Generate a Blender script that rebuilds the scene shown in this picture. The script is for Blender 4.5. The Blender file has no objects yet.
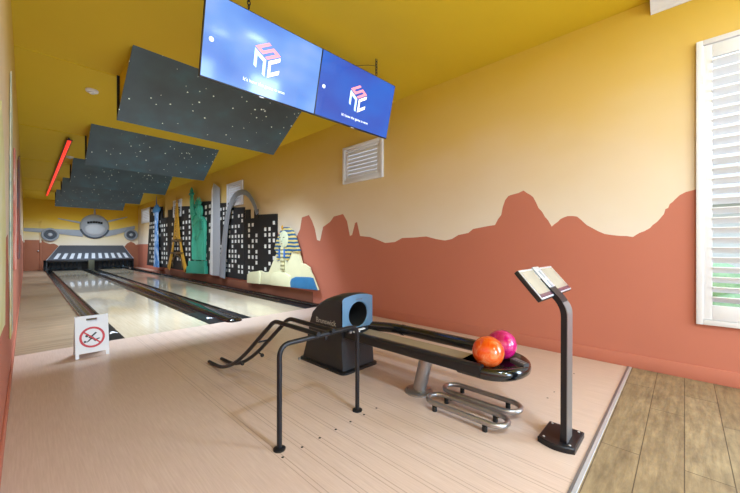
import bpy, bmesh, math, random
from mathutils import Vector, Matrix
random.seed(7)
SC = bpy.context.scene
COL = SC.collection
PI = math.pi

# ------------------------------------------------------------------ materials
def lin(h):
    h = h.lstrip('#')
    out = []
    for i in (0, 2, 4):
        c = int(h[i:i+2], 16) / 255
        out.append(c / 12.92 if c <= .04045 else ((c + .055) / 1.055) ** 2.4)
    return (*out, 1)

def newmat(name):
    m = bpy.data.materials.new(name); m.use_nodes = True
    nt = m.node_tree
    return m, nt, nt.nodes['Principled BSDF']

def mix_rgb(nt, fac, a, b, blend='MIX'):
    n = nt.nodes.new('ShaderNodeMix'); n.data_type = 'RGBA'; n.blend_type = blend
    for sock, v in ((n.inputs[0], fac), (n.inputs[6], a), (n.inputs[7], b)):
        if hasattr(v, 'is_output'): nt.links.new(v, sock)
        else: sock.default_value = v
    return n.outputs[2]

def math_n(nt, op, a, b=0.0, c=None):
    n = nt.nodes.new('ShaderNodeMath'); n.operation = op
    for i, v in enumerate((a, b) if c is None else (a, b, c)):
        if hasattr(v, 'is_output'): nt.links.new(v, n.inputs[i])
        else: n.inputs[i].default_value = v
    return n.outputs[0]

def objco(nt, scale=(1, 1, 1), rot=(0, 0, 0)):
    t = nt.nodes.new('ShaderNodeTexCoord'); mp = nt.nodes.new('ShaderNodeMapping')
    mp.inputs['Scale'].default_value = scale; mp.inputs['Rotation'].default_value = rot
    nt.links.new(t.outputs['Object'], mp.inputs['Vector'])
    return mp.outputs['Vector']

def noise(nt, vec, scale, detail=3, rough=.55, dist=0):
    n = nt.nodes.new('ShaderNodeTexNoise')
    n.inputs['Scale'].default_value = scale; n.inputs['Detail'].default_value = detail
    n.inputs['Roughness'].default_value = rough; n.inputs['Distortion'].default_value = dist
    nt.links.new(vec, n.inputs['Vector'])
    return n.outputs['Fac']

def ramp(nt, fac, stops, interp='LINEAR'):
    n = nt.nodes.new('ShaderNodeValToRGB'); cr = n.color_ramp; cr.interpolation = interp
    while len(cr.elements) < len(stops): cr.elements.new(.5)
    for e, (p, c) in zip(cr.elements, stops):
        e.position = p; e.color = c if len(c) == 4 else (*c, 1)
    nt.links.new(fac, n.inputs[0])
    return n.outputs[0]

def bump(nt, p, h, strength=.1, dist=.01):
    b = nt.nodes.new('ShaderNodeBump'); b.inputs['Strength'].default_value = strength
    b.inputs['Distance'].default_value = dist
    nt.links.new(h, b.inputs['Height']); nt.links.new(b.outputs[0], p.inputs['Normal'])

def paint(name, hexc, rough=.6, metal=0, var=.07, nscale=6, coat=0, spec=.5, bmp=0, stretch=(1, 1, 1)):
    m, nt, p = newmat(name)
    c = lin(hexc)
    a = tuple(min(1, v * (1 - var)) for v in c[:3]) + (1,); b = tuple(min(1, v * (1 + var)) for v in c[:3]) + (1,)
    v = objco(nt, stretch)
    f = noise(nt, v, nscale, 4)
    nt.links.new(mix_rgb(nt, f, a, b), p.inputs['Base Color'])
    p.inputs['Roughness'].default_value = rough; p.inputs['Metallic'].default_value = metal
    p.inputs['Specular IOR Level'].default_value = spec
    p.inputs['Coat Weight'].default_value = coat; p.inputs['Coat Roughness'].default_value = .08
    if bmp: bump(nt, p, noise(nt, v, nscale * 12, 3), bmp, .002)
    return m

def glow(name, hexc, strength=1.0, rough=.4):
    m, nt, p = newmat(name)
    p.inputs['Base Color'].default_value = lin(hexc)
    p.inputs['Emission Color'].default_value = lin(hexc); p.inputs['Emission Strength'].default_value = strength
    p.inputs['Roughness'].default_value = rough
    return m

M = {}
M['ceiling'] = paint('mustard_ceiling_paint', '#D8B81E', .75, var=.03, nscale=2, bmp=.05)
M['terracotta'] = paint('terracotta_paint', '#BC705A', .7, var=.05, nscale=1.5, bmp=.06)
M['white'] = paint('white_gloss_paint', '#DFDFE3', .4, var=.02)
M['plaster'] = paint('plain_plaster', '#D8C9A8', .8, var=.03)
M['black_metal'] = paint('black_metal', '#26262A', .38, metal=.5, var=.1, nscale=20)
M['black_plastic'] = paint('black_plastic', '#17181B', .33, var=.1, nscale=12)
M['hood'] = paint('charcoal_plastic', '#25272A', .42, var=.12, nscale=9, bmp=.08)
M['gloss_black'] = paint('gloss_black', '#0E0F12', .14, var=.1, coat=.5)
M['rubber'] = paint('black_rubber', '#141414', .7)
M['steel'] = paint('brushed_steel', '#A9A8A8', .33, metal=.85, var=.1, nscale=30)
M['steel_dark'] = paint('grey_painted_steel', '#8E8D8E', .36, metal=.7, var=.1, nscale=24)
M['silver'] = paint('silver_trim', '#C9CCD2', .35, metal=.5, var=.05)
M['blue_panel'] = paint('blue_grey_metallic', '#5E86A8', .3, metal=.35, var=.12, nscale=5, coat=.3)
M['tan_track'] = paint('tan_track', '#92806A', .5, var=.08, nscale=10)
M['gutter'] = paint('black_gutter_plastic', '#2A2622', .24, var=.12, nscale=4, coat=.2)
M['dark'] = paint('matt_black', '#0D0E10', .8)
M['skyblack'] = paint('black_cutout_paint', '#14171B', .6, var=.15, nscale=3)
M['winlit'] = paint('pale_window_paint', '#E3E3DE', .6, var=.12, nscale=2)
M['stripe'] = paint('pale_grey_stripe', '#C4C8D0', .6)
M['terracotta_far'] = paint('brown_terracotta_paint', '#A9684A', .7, var=.05, nscale=1.5)
M['red'] = paint('red_paint', '#C2202E', .5)
M['signblack'] = paint('black_sign_print', '#16181C', .5)
M['grey_plane'] = paint('grey_airplane_paint', '#A0A7B0', .5, var=.12, nscale=3)
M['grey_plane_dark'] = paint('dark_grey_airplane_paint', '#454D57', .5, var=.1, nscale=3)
M['runway'] = paint('runway_grey', '#474B55', .6, var=.08, nscale=8)
M['liberty'] = paint('verdigris_paint', '#44B596', .55, var=.22, nscale=5, bmp=.2)
M['liberty_dark'] = paint('dark_verdigris_paint', '#2E9A80', .55, var=.15, nscale=5)
M['gold'] = paint('gold_paint', '#C9962E', .45, var=.2, nscale=6)
M['gold_dark'] = paint('dark_bronze_paint', '#5E4620', .5, var=.3, nscale=6)
M['arch'] = paint('silver_grey_paint', '#8F949C', .4, metal=.2, var=.15, nscale=2)
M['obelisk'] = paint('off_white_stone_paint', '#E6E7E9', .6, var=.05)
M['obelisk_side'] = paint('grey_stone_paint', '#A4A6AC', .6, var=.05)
M['brown_strip'] = paint('brown_strip_paint', '#7C4A36', .6, var=.1)
M['curtain'] = paint('blue_black_curtain', '#101519', .7, var=.3)
M['curtain_back'] = paint('dim_blue_curtain', '#24384A', .6, var=.2)
M['nose'] = paint('light_grey_airplane_paint', '#C3C8CE', .5, var=.12, nscale=3)
M['cream'] = paint('cream_sphinx_paint', '#DDDAB4', .6, var=.12, nscale=3)
M['face'] = paint('pale_green_cream_paint', '#CFD6B8', .6, var=.15, nscale=9)
M['blue_paint'] = paint('blue_paint', '#2F74A6', .55, var=.2, nscale=4)
M['deep_blue'] = paint('deep_blue_paint', '#2367B5', .5, var=.15, nscale=6)
M['daylit'] = glow('daylit_frosted_pane', '#E4EEFA', .22)
M['led_red'] = glow('red_led_diffuser', '#E23020', .65)
M['outdoor_wall'] = paint('grey_house_wall', '#C4C6CC', .8)
M['outdoor_roof'] = paint('grey_roof', '#B0B4BC', .8, var=.12, nscale=10)
M['hedge'] = paint('green_hedge', '#8FAE8C', .8, var=.4, nscale=12, bmp=.6)
M['sand'] = paint('sandy_ground', '#D6C79A', .9, var=.1, nscale=2)
M['print'] = paint('pale_lettering', '#A8A49A', .5)
M['grey_print'] = paint('grey_lettering', '#6C7684', .5)

def stripes(name, c1, c2, period, axis=2, rough=.55):
    m, nt, p = newmat(name)
    t = nt.nodes.new('ShaderNodeTexCoord'); s = nt.nodes.new('ShaderNodeSeparateXYZ')
    nt.links.new(t.outputs['Object'], s.inputs[0])
    n = noise(nt, objco(nt), 4, 2)
    z = math_n(nt, 'ADD', s.outputs[axis], math_n(nt, 'MULTIPLY', n, period * .5))
    f = math_n(nt, 'GREATER_THAN', math_n(nt, 'FRACT', math_n(nt, 'DIVIDE', z, period)), .52)
    nt.links.new(mix_rgb(nt, f, lin(c1), lin(c2)), p.inputs['Base Color'])
    p.inputs['Roughness'].default_value = rough
    return m
M['nemes'] = stripes('blue_gold_headdress_stripes', '#245F8E', '#D8C57A', .085)
M['nemes_top'] = stripes('blue_gold_crown_stripes', '#24506E', '#C7A84C', .1, 1)

def needle_mat():
    m, nt, p = newmat('blue_white_tower_paint')
    v = objco(nt, (1.6, 1.6, .7))
    f = noise(nt, v, 4, 4, .7)
    c = ramp(nt, f, [(.35, lin('#1F4FA0')), (.5, lin('#4C8AC8')), (.62, lin('#DCE8F2'))])
    nt.links.new(c, p.inputs['Base Color']); p.inputs['Roughness'].default_value = .5
    return m
M['needle'] = needle_mat()

def sunset(name, stops):
    m, nt, p = newmat(name)
    t = nt.nodes.new('ShaderNodeTexCoord'); s = nt.nodes.new('ShaderNodeSeparateXYZ')
    nt.links.new(t.outputs['Object'], s.inputs[0])
    n = noise(nt, objco(nt, (1, 1, 1.5)), .8, 3)
    z = math_n(nt, 'ADD', math_n(nt, 'DIVIDE', s.outputs[2], 3.6), math_n(nt, 'MULTIPLY', math_n(nt, 'SUBTRACT', n, .5), .16))
    c = ramp(nt, z, [(q, lin(h)) for q, h in stops])
    nt.links.new(c, p.inputs['Base Color']); p.inputs['Roughness'].default_value = .75
    bump(nt, p, noise(nt, objco(nt), 60, 3), .05, .003)
    return m
M['sunset'] = sunset('sunset_mural_paint', [(.30, '#E8DCD4'), (.42, '#E4D6C4'), (.60, '#DDC5A0'), (.80, '#D8B664'), (.97, '#D2AE38')])
M['sunset_far'] = sunset('golden_mural_paint', [(.30, '#F0E4D6'), (.45, '#EFE0BE'), (.60, '#E9CB70'), (.74, '#E2B92E'), (.97, '#D6A812')])

def starry():
    m, nt, p = newmat('starry_night_panel')
    v = objco(nt)
    vo = nt.nodes.new('ShaderNodeTexVoronoi'); vo.inputs['Scale'].default_value = 12.5
    nt.links.new(v, vo.inputs['Vector'])
    d = vo.outputs['Distance']
    sep = nt.nodes.new('ShaderNodeSeparateColor'); nt.links.new(vo.outputs['Color'], sep.inputs[0])
    r = math_n(nt, 'MULTIPLY_ADD', sep.outputs[0], .09, .06)
    star = math_n(nt, 'MULTIPLY', math_n(nt, 'LESS_THAN', d, r), math_n(nt, 'GREATER_THAN', sep.outputs[1], .25))
    mottle = noise(nt, v, 1.1, 4, .6)  # soft blue-grey blotches spread at random over the panel
    base = ramp(nt, mottle, [(.3, lin('#435059')), (.55, lin('#4A5F6B')), (.75, lin('#477486'))])
    nt.links.new(mix_rgb(nt, star, base, lin('#D8E4D8')), p.inputs['Base Color'])
    p.inputs['Roughness'].default_value = .5
    p.inputs['Emission Color'].default_value = lin('#D8E8DC')
    nt.links.new(math_n(nt, 'MULTIPLY', star, .5), p.inputs['Emission Strength'])
    return m
M['starry'] = starry()

def approach_mat():
    m, nt, p = newmat('pale_laminate_approach')
    f = noise(nt, objco(nt, (52, 2.2, 1)), 2.2, 5, .65)
    f2 = noise(nt, objco(nt, (1, .5, 1)), 1.3, 2)
    c = ramp(nt, f, [(.28, lin('#C0A899')), (.5, lin('#CAB2A5')), (.72, lin('#D3BEB1'))])
    c = mix_rgb(nt, math_n(nt, 'MULTIPLY', f2, .25), c, lin('#C0A48C'))
    t = nt.nodes.new('ShaderNodeTexCoord'); s = nt.nodes.new('ShaderNodeSeparateXYZ')
    nt.links.new(t.outputs['Object'], s.inputs[0])
    u = math_n(nt, 'FRACT', math_n(nt, 'DIVIDE', math_n(nt, 'SUBTRACT', s.outputs[0], .94), .1313))
    # two fine seams per board module
    a = math_n(nt, 'ABSOLUTE', math_n(nt, 'SUBTRACT', math_n(nt, 'ABSOLUTE', math_n(nt, 'SUBTRACT', u, .5)), .1))
    ln = math_n(nt, 'LESS_THAN', a, .02)
    rng = math_n(nt, 'MULTIPLY', math_n(nt, 'GREATER_THAN', s.outputs[0], .95), math_n(nt, 'LESS_THAN', s.outputs[0], 1.95))
    ln = math_n(nt, 'MULTIPLY', math_n(nt, 'MULTIPLY', ln, rng), .42)
    c = mix_rgb(nt, ln, c, lin('#7A5E4C'))
    nt.links.new(c, p.inputs['Base Color'])
    p.inputs['Roughness'].default_value = .3; p.inputs['Specular IOR Level'].default_value = .45
    return m
M['approach'] = approach_mat()

def walk_mat():
    m, nt, p = newmat('brown_walkway_boards')
    f = noise(nt, objco(nt, (.6, 9, 1)), 2, 5, .6)
    c = ramp(nt, f, [(.3, lin('#7E6B57')), (.5, lin('#96826B')), (.72, lin('#AC987F'))])
    nt.links.new(c, p.inputs['Base Color']); p.inputs['Roughness'].default_value = .32
    return m
M['walkway'] = walk_mat()

def lane_mat():
    m, nt, p = newmat('oiled_lane_boards')
    f = noise(nt, objco(nt, (26, .7, 1)), 2, 5, .6)
    c = ramp(nt, f, [(.3, lin('#C4B296')), (.55, lin('#D6C6AC')), (.75, lin('#E2D5BE'))])
    t = nt.nodes.new('ShaderNodeTexCoord'); s = nt.nodes.new('ShaderNodeSeparateXYZ')
    nt.links.new(t.outputs['Object'], s.inputs[0])
    u = math_n(nt, 'FRACT', math_n(nt, 'DIVIDE', s.outputs[0], .0272))
    c = mix_rgb(nt, math_n(nt, 'MULTIPLY', math_n(nt, 'LESS_THAN', u, .06), .3), c, lin('#8C7456'))
    nt.links.new(c, p.inputs['Base Color'])
    p.inputs['Roughness'].default_value = .3
    p.inputs['Coat Weight'].default_value = 1; p.inputs['Coat Roughness'].default_value = .05
    return m
M['lane'] = lane_mat()

def plank_mat():
    m, nt, p = newmat('weathered_plank_floor')
    br = nt.nodes.new('ShaderNodeTexBrick')
    nt.links.new(objco(nt), br.inputs['Vector'])
    br.inputs['Scale'].default_value = 1; br.inputs['Brick Width'].default_value = 1.22
    br.inputs['Row Height'].default_value = .185; br.inputs['Mortar Size'].default_value = .0025
    br.offset = .37
    br.inputs['Color1'].default_value = lin('#8E7C60'); br.inputs['Color2'].default_value = lin('#9A896C')
    br.inputs['Mortar'].default_value = lin('#554736')
    f = noise(nt, objco(nt, (1.2, 9, 1)), 3, 6, .7, .4)
    f2 = noise(nt, objco(nt, (1, 2, 1)), 4.5, 4, .7)
    c = mix_rgb(nt, 1, br.outputs['Color'], ramp(nt, f, [(.25, (.55, .52, .5)), (.75, (1.25, 1.22, 1.18))]), 'MULTIPLY')
    c = mix_rgb(nt, 1, c, ramp(nt, f2, [(.3, (.72, .7, .68)), (.65, (1.12, 1.12, 1.1))]), 'MULTIPLY')
    nt.links.new(c, p.inputs['Base Color'])
    p.inputs['Roughness'].default_value = .5
    return m
M['plank'] = plank_mat()

def ball_mat(name, a, b, c_):
    m, nt, p = newmat(name)
    f = noise(nt, objco(nt, (1, 1.3, .8)), 9, 6, .65, 1.6)
    c = ramp(nt, f, [(.3, lin(a)), (.5, lin(b)), (.68, lin(c_))])
    nt.links.new(c, p.inputs['Base Color'])
    p.inputs['Roughness'].default_value = .16; p.inputs['Coat Weight'].default_value = .7
    return m
M['ball_orange'] = ball_mat('orange_marbled_ball', '#E8380C', '#F4621A', '#F9A066')
M['ball_pink'] = ball_mat('magenta_marbled_ball', '#B8085E', '#D6107A', '#E8489C')

def screen_mat(name, a, b, c_, strength):
    m, nt, p = newmat(name)
    v = objco(nt, (1, 1, 1.4))
    f = noise(nt, v, 1.5, 2, .5)
    c = ramp(nt, f, [(.3, lin(a)), (.5, lin(b)), (.7, lin(c_))])
    nt.links.new(c, p.inputs['Emission Color']); p.inputs['Emission Strength'].default_value = strength
    p.inputs['Base Color'].default_value = (.01, .01, .012, 1)
    p.inputs['Roughness'].default_value = .09
    return m
M['screen_a'] = screen_mat('blue_screen_with_reflection', '#5584E0', '#6C9EEC', '#94B4F2', .62)  # emission lightened to paint in the window reflections on the left screen
M['screen_b'] = screen_mat('deep_blue_screen', '#3350B8', '#2F62CC', '#1F6ED8', .58)
M['logo_pink'] = glow('pink_screen_logo', '#F48A98', .55)
M['logo_cyan'] = glow('pale_cyan_screen_logo', '#C4ECFF', .55)
M['logo_cream'] = glow('cream_screen_logo', '#FFF6D8', .55)
M['logo_white'] = glow('white_screen_text', '#EAF4FF', .55)
def tablet_mat():
    m, nt, p = newmat('tablet_glass')
    f = noise(nt, objco(nt), 6, 2)
    c = ramp(nt, f, [(.3, lin('#8F897C')), (.7, lin('#A29B8D'))])
    nt.links.new(c, p.inputs['Base Color']); p.inputs['Roughness'].default_value = .12
    p.inputs['Coat Weight'].default_value = .6
    return m
M['tablet'] = tablet_mat()
M['lime'] = ball_mat('pale_lime_cutout_paint', '#C9C27A', '#D9D6A0', '#E4E2C4')
M['teal_white'] = ball_mat('teal_and_white_cutout_paint', '#2F8E8C', '#D8DCC8', '#C9B04A')
M['red_white'] = ball_mat('red_and_white_cutout_paint', '#B8402E', '#D88C7C', '#E8DCD0')
M['blue_red'] = ball_mat('blue_and_red_cutout_paint', '#2C6C92', '#8C5A50', '#B0402C')
for k in ('lime', 'teal_white', 'red_white', 'blue_red'):
    p_ = M[k].node_tree.nodes['Principled BSDF']; p_.inputs['Roughness'].default_value = .6; p_.inputs['Coat Weight'].default_value = 0
    for n_ in M[k].node_tree.nodes:
        if n_.type == 'TEX_NOISE': n_.inputs['Scale'].default_value = 2.2; n_.inputs['Distortion'].default_value = .3

# ------------------------------------------------------------------ mesh builder
class MB:
    def __init__(s): s.bm = bmesh.new(); s.mi = 0
    def mat(s, i): s.mi = i; return s
    def face(s, pts):
        f = s.bm.faces.new([s.bm.verts.new(p) for p in pts]); f.material_index = s.mi; return f
    def box(s, x0, x1, y0, y1, z0, z1, bev=0, seg=2, M4=None):
        r = bmesh.ops.create_cube(s.bm, size=1)
        vs = r['verts']
        for v in vs:
            v.co = Vector(((x0 + x1) / 2 + v.co.x * (x1 - x0), (y0 + y1) / 2 + v.co.y * (y1 - y0), (z0 + z1) / 2 + v.co.z * (z1 - z0)))
        fs = set(f for v in vs for f in v.link_faces)
        for f in fs: f.material_index = s.mi
        allv = set(vs)
        if bev:
            es = set(e for v in vs for e in v.link_edges)
            r2 = bmesh.ops.bevel(s.bm, geom=list(es) + list(vs), offset=bev, segments=seg, profile=.5, affect='EDGES')
            for f in r2['faces']: f.material_index = s.mi
            allv = set(v for v in r2['verts']) | set(v for v in vs if v.is_valid)
        if M4 is not None:
            for v in allv: v.co = M4 @ v.co
        return s
    def prism(s, poly, a0, a1, axis='x', bev=0):
        """poly of 2D points extruded between a0 and a1 along an axis: x:(y,z) y:(x,z) z:(x,y)"""
        def P(p, a):
            if axis == 'x': return (a, p[0], p[1])
            if axis == 'y': return (p[0], a, p[1])
            return (p[0], p[1], a)
        A = [s.bm.verts.new(P(p, a0)) for p in poly]; B = [s.bm.verts.new(P(p, a1)) for p in poly]
        n = len(poly); fs = [s.bm.faces.new(A), s.bm.faces.new(list(reversed(B)))]
        for i in range(n):
            j = (i + 1) % n
            fs.append(s.bm.faces.new((A[j], A[i], B[i], B[j])))
        for f in fs: f.material_index = s.mi
        bmesh.ops.recalc_face_normals(s.bm, faces=fs)
        if bev:
            es = list(fs[0].edges)
            r = bmesh.ops.bevel(s.bm, geom=es, offset=bev, segments=2, profile=.5, affect='EDGES', clamp_overlap=True)
            for f in r['faces']: f.material_index = s.mi
        return s
    def tube(s, pts, r, seg=12, closed=False, cap=True, radii=None, squash=None):
        pts = [Vector(p) for p in pts]; n = len(pts)
        rings = []; up = None
        for i, p in enumerate(pts):
            a = pts[i - 1] if (i > 0 or closed) else p
            b = pts[(i + 1) % n] if (i < n - 1 or closed) else p
            t = (b - a).normalized()
            if up is None:
                up = Vector((0, 0, 1)) if abs(t.z) < .9 else Vector((1, 0, 0))
            x = t.cross(up)
            if x.length < 1e-4: x = t.orthogonal()
            x.normalize(); y = x.cross(t).normalized(); up = y
            rr = radii[i] if radii else r
            ring = []
            for k in range(seg):
                a_ = 2 * PI * k / seg
                o = x * math.cos(a_) * rr + y * math.sin(a_) * rr
                if squash: o = Vector((o.x * squash[0], o.y * squash[1], o.z * squash[2]))
                ring.append(s.bm.verts.new(p + o))
            rings.append(ring)
        m = n if closed else n - 1
        for i in range(m):
            A, B = rings[i], rings[(i + 1) % n]
            off = 0
            if closed and i == n - 1:
                off = min(range(seg), key=lambda q: (A[0].co - B[q].co).length)
            for k in range(seg):
                f = s.bm.faces.new((A[k], A[(k + 1) % seg], B[(k + 1 + off) % seg], B[(k + off) % seg])); f.material_index = s.mi; f.smooth = True
        if cap and not closed:
            for ring, rev in ((rings[0], True), (rings[-1], False)):
                f = s.bm.faces.new(list(reversed(ring)) if rev else ring); f.material_index = s.mi
        return s
    def lathe(s, prof, c, seg=24, sx=1, sy=1, M4=None):
        """prof: (radius, height) revolved about z through c"""
        rings = []
        for r, h in prof:
            ring = [s.bm.verts.new((c[0] + sx * r * math.cos(2 * PI * k / seg), c[1] + sy * r * math.sin(2 * PI * k / seg), c[2] + h)) for k in range(seg)]
            rings.append(ring)
        fs = []
        for A, B in zip(rings, rings[1:]):
            for k in range(seg):
                fs.append(s.bm.faces.new((A[k], A[(k + 1) % seg], B[(k + 1) % seg], B[k])))
        fs.append(s.bm.faces.new(list(reversed(rings[0])))); fs.append(s.bm.faces.new(rings[-1]))
        for f in fs: f.material_index = s.mi
        if M4 is not None:
            for ring in rings:
                for v in ring: v.co = M4 @ v.co
        return s
    def ball(s, c, r, sc=(1, 1, 1), seg=32, M4=None):
        mt = Matrix.Translation(c) @ Matrix.Diagonal((*[r * k for k in sc], 1))
        if M4 is not None: mt = Matrix.Translation(c) @ M4 @ Matrix.Diagonal((*[r * k for k in sc], 1))
        n0 = set(s.bm.faces)
        bmesh.ops.create_uvsphere(s.bm, u_segments=seg, v_segments=max(8, seg // 2), radius=1, matrix=mt)
        for f in s.bm.faces:
            if f not in n0: f.material_index = s.mi
        return s
    def loft(s, outlines, cap=True):
        rings = [[s.bm.verts.new(p) for p in o] for o in outlines]
        n = len(rings[0]); fs = []
        for A, B in zip(rings, rings[1:]):
            for k in range(n):
                fs.append(s.bm.faces.new((A[k], A[(k + 1) % n], B[(k + 1) % n], B[k])))
        if cap:
            fs.append(s.bm.faces.new(list(reversed(rings[0])))); fs.append(s.bm.faces.new(rings[-1]))
        for f in fs: f.material_index = s.mi
        return s
    def build(s, name, mats, parent=None, local=False, recalc=True, angle=35):
        if recalc: bmesh.ops.recalc_face_normals(s.bm, faces=s.bm.faces[:])
        me = bpy.data.meshes.new(name)
        if parent is not None and not local:
            r = parent
            while r.parent: r = r.parent
            off = r.location
            for v in s.bm.verts: v.co -= off
        s.bm.to_mesh(me); s.bm.free()
        for f in me.polygons: f.use_smooth = True
        me.set_sharp_from_angle(angle=math.radians(angle))
        for m in (mats if isinstance(mats, (list, tuple)) else [mats]): me.materials.append(m)
        o = bpy.data.objects.new(name, me); COL.objects.link(o)
        if parent is not None: o.parent = parent
        return o

def tag(o, label, cat, group=None, kind=None):
    o['label'] = label; o['category'] = cat
    if group: o['group'] = group
    if kind: o['kind'] = kind
    return o
def thing(name, label, cat, loc=(0, 0, 0), group=None, kind=None, rot=(0, 0, 0)):
    o = bpy.data.objects.new(name, None); COL.objects.link(o); o.empty_display_size = .1
    o.location = loc; o.rotation_euler = rot
    return tag(o, label, cat, group, kind)
def bezier_corner(pts, r, n=6):
    """polyline with rounded corners"""
    pts = [Vector(p) for p in pts]; out = [pts[0]]
    for i in range(1, len(pts) - 1):
        p = pts[i]; a = (pts[i - 1] - p); b = (pts[i + 1] - p)
        ra = min(r, a.length * .49, b.length * .49)
        A = p + a.normalized() * ra; B = p + b.normalized() * ra
        for k in range(n + 1):
            t = k / n
            out.append(A * (1 - t) ** 2 + p * 2 * t * (1 - t) + B * t * t)
    out.append(pts[-1]); return out
def text_mesh(name, body, size, mat, parent, mtx, extrude=.0008):
    cu = bpy.data.curves.new(name, 'FONT'); cu.body = body; cu.size = size; cu.align_x = 'CENTER'; cu.align_y = 'CENTER'; cu.extrude = extrude
    to = bpy.data.objects.new(name, cu); COL.objects.link(to)
    dg = bpy.context.evaluated_depsgraph_get()
    me = bpy.data.meshes.new_from_object(to.evaluated_get(dg))
    bpy.data.objects.remove(to); bpy.data.curves.remove(cu)
    me.transform(mtx); me.materials.clear(); me.materials.append(mat)
    o = bpy.data.objects.new(name, me); COL.objects.link(o); o.parent = parent
    return o

# ------------------------------------------------------------------ dimensions of the place
XL, XR = -.10, 4.165          # side walls
XR2, YR = 4.57, 16.3          # the right wall steps back beyond YR
YE, YF, YW, YB = .41, 5.29, 23.3, -6.0   # edge of approach, foul line, far wall, back wall
HC = 3.57
PITY = 25.0
RF = 22.0          # front of the pin housing
ST = dict(kind='structure')

# ------------------------------------------------------------------ setting
b = MB(); b.box(XL - .2, XR + .2, YB - .2, YE, -.12, 0)
tag(b.build('floor', M['plank']), 'grey brown wood plank floor in front of the pale bowling approach', 'floor', kind='structure')
b = MB()
b.box(XL - .2, XR + .2, YE, YF, -.12, 0)
b.box(4.145, XR2 + .2, YF, YW + .2, -.12, 0)
b.mat(1)
for k in range(7):
    b.lathe([(.008, 0), (.008, .0006)], (1.01 + .1313 * k, 1.653, .0), 10)
for x, y in ((3.575, .754), (3.161, .758), (3.011, .776), (2.855, .784)):
    b.lathe([(.007, 0), (.007, .0006)], (x, y, 0), 8)
tag(b.build('floor', [M['approach'], M['dark']]), 'pale laminate bowling approach floor with fine seams and dark dots', 'floor', kind='structure')
b = MB(); b.box(XL - .2, .61, YF, YW + .2, -.12, 0)
tag(b.build('floor', M['walkway']), 'narrow brown walkway floor between left wall and left gutter', 'floor', kind='structure')
b = MB(); b.prism([(.398, 0), (.400, .005), (.412, .005), (.412, 0)], XL, XR, 'x').mat(1)
b.prism([(.378, 0), (.380, .005), (.398, .005), (.398, 0)], XL, XR, 'x')
tag(b.build('trim_1', [M['steel_dark'], M['silver']]), 'silver metal strip edging the pale approach against the plank floor', 'floor trim', kind='structure')

# ceiling
b = MB(); b.box(XL - .2, XR2 + .2, YB - .2, YW + .2, HC, HC + .12)
tag(b.build('ceiling', M['ceiling']), 'mustard yellow ceiling above the lanes', 'ceiling', kind='structure')
BACKS = [5.70, 9.28, 12.80, 16.41, 19.85]
for i, y in enumerate(BACKS):
    b = MB(); b.box(XL, .868, y - .006, y + .012, HC - .012, HC)
    tag(b.build('trim_%d' % (3 + i), M['ceiling']), ['nearest', 'second', 'third', 'fourth', 'farthest'][i] + ' thin yellow ceiling joint left of the starry baffles', 'ceiling trim', kind='structure')

# right wall: mural painted in two colours with the mesa skyline as the edge between them
SIL = [[19.55, 1.326], [17.05, 1.357], [14.27, 1.376], [12.13, 1.321], [10.06, 1.367], [8.45, 1.429], [7.8, 1.443], [7.21, 1.65], [7.07, 1.668], [6.98, 1.45], [6.51, 1.371], [6.23, 1.434], [6.11, 1.585], [6.04, 1.833], [5.78, 1.871], [5.67, 1.737], [5.57, 1.565], [5.5, 1.335], [5.4, 1.313], [5.3, 1.596], [5.08, 1.686], [4.96, 1.787], [4.69, 1.818], [4.58, 1.679], [4.5, 1.395], [4.44, 1.413], [4.36, 1.63], [4.31, 1.646], [4.23, 1.389], [3.98, 1.366], [3.79, 1.311], [3.63, 1.259], [3.42, 1.273], [3.27, 1.336], [3.04, 1.34], [2.81, 1.351], [2.64, 1.31], [2.49, 1.286], [2.38, 1.306], [2.28, 1.36], [2.13, 1.384], [2.06, 1.436], [1.85, 1.467], [1.76, 1.476], [1.72, 1.551], [1.68, 1.6], [1.66, 1.699], [1.63, 1.785], [1.59, 1.831], [1.56, 1.84], [1.47, 1.855], [1.41, 1.878], [1.37, 1.844], [1.33, 1.816], [1.3, 1.788], [1.27, 1.726], [1.24, 1.652], [1.2, 1.603], [1.17, 1.543], [1.14, 1.506], [1.1, 1.429], [1.07, 1.456], [1.04, 1.478], [1.01, 1.51], [0.98, 1.525], [0.94, 1.539], [0.89, 1.536], [0.85, 1.528], [0.82, 1.499], [0.79, 1.465], [0.76, 1.431], [0.71, 1.397], [0.66, 1.363], [0.6, 1.33], [0.54, 1.318], [0.47, 1.307], [0.42, 1.305], [0.37, 1.294], [0.34, 1.318], [0.32, 1.333], [0.28, 1.351], [0.24, 1.379], [0.22, 1.407], [0.19, 1.434], [0.17, 1.461], [0.14, 1.507], [0.13, 1.553], [0.11, 1.561], [0.1, 1.598], [0.08, 1.615], [0.06, 1.641], [0.03, 1.675], [-0.01, 1.698], [-0.06, 1.71], [-0.08, 1.716]]
WY0, WY1, WZ0, WZ1 = -1.16, -.115, .555, 2.975       # window opening
W2Y0, W2Y1 = -4.3, -2.3
sil = [(YR, 1.36)] + [tuple(p) for p in SIL if p[0] < YR - .1] + [(-.115, 1.735), (-.5, 1.76), (-1.16, 1.7), (-2.3, 1.5), (-4.3, 1.4), (YB, 1.4)]
b = MB()
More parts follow.
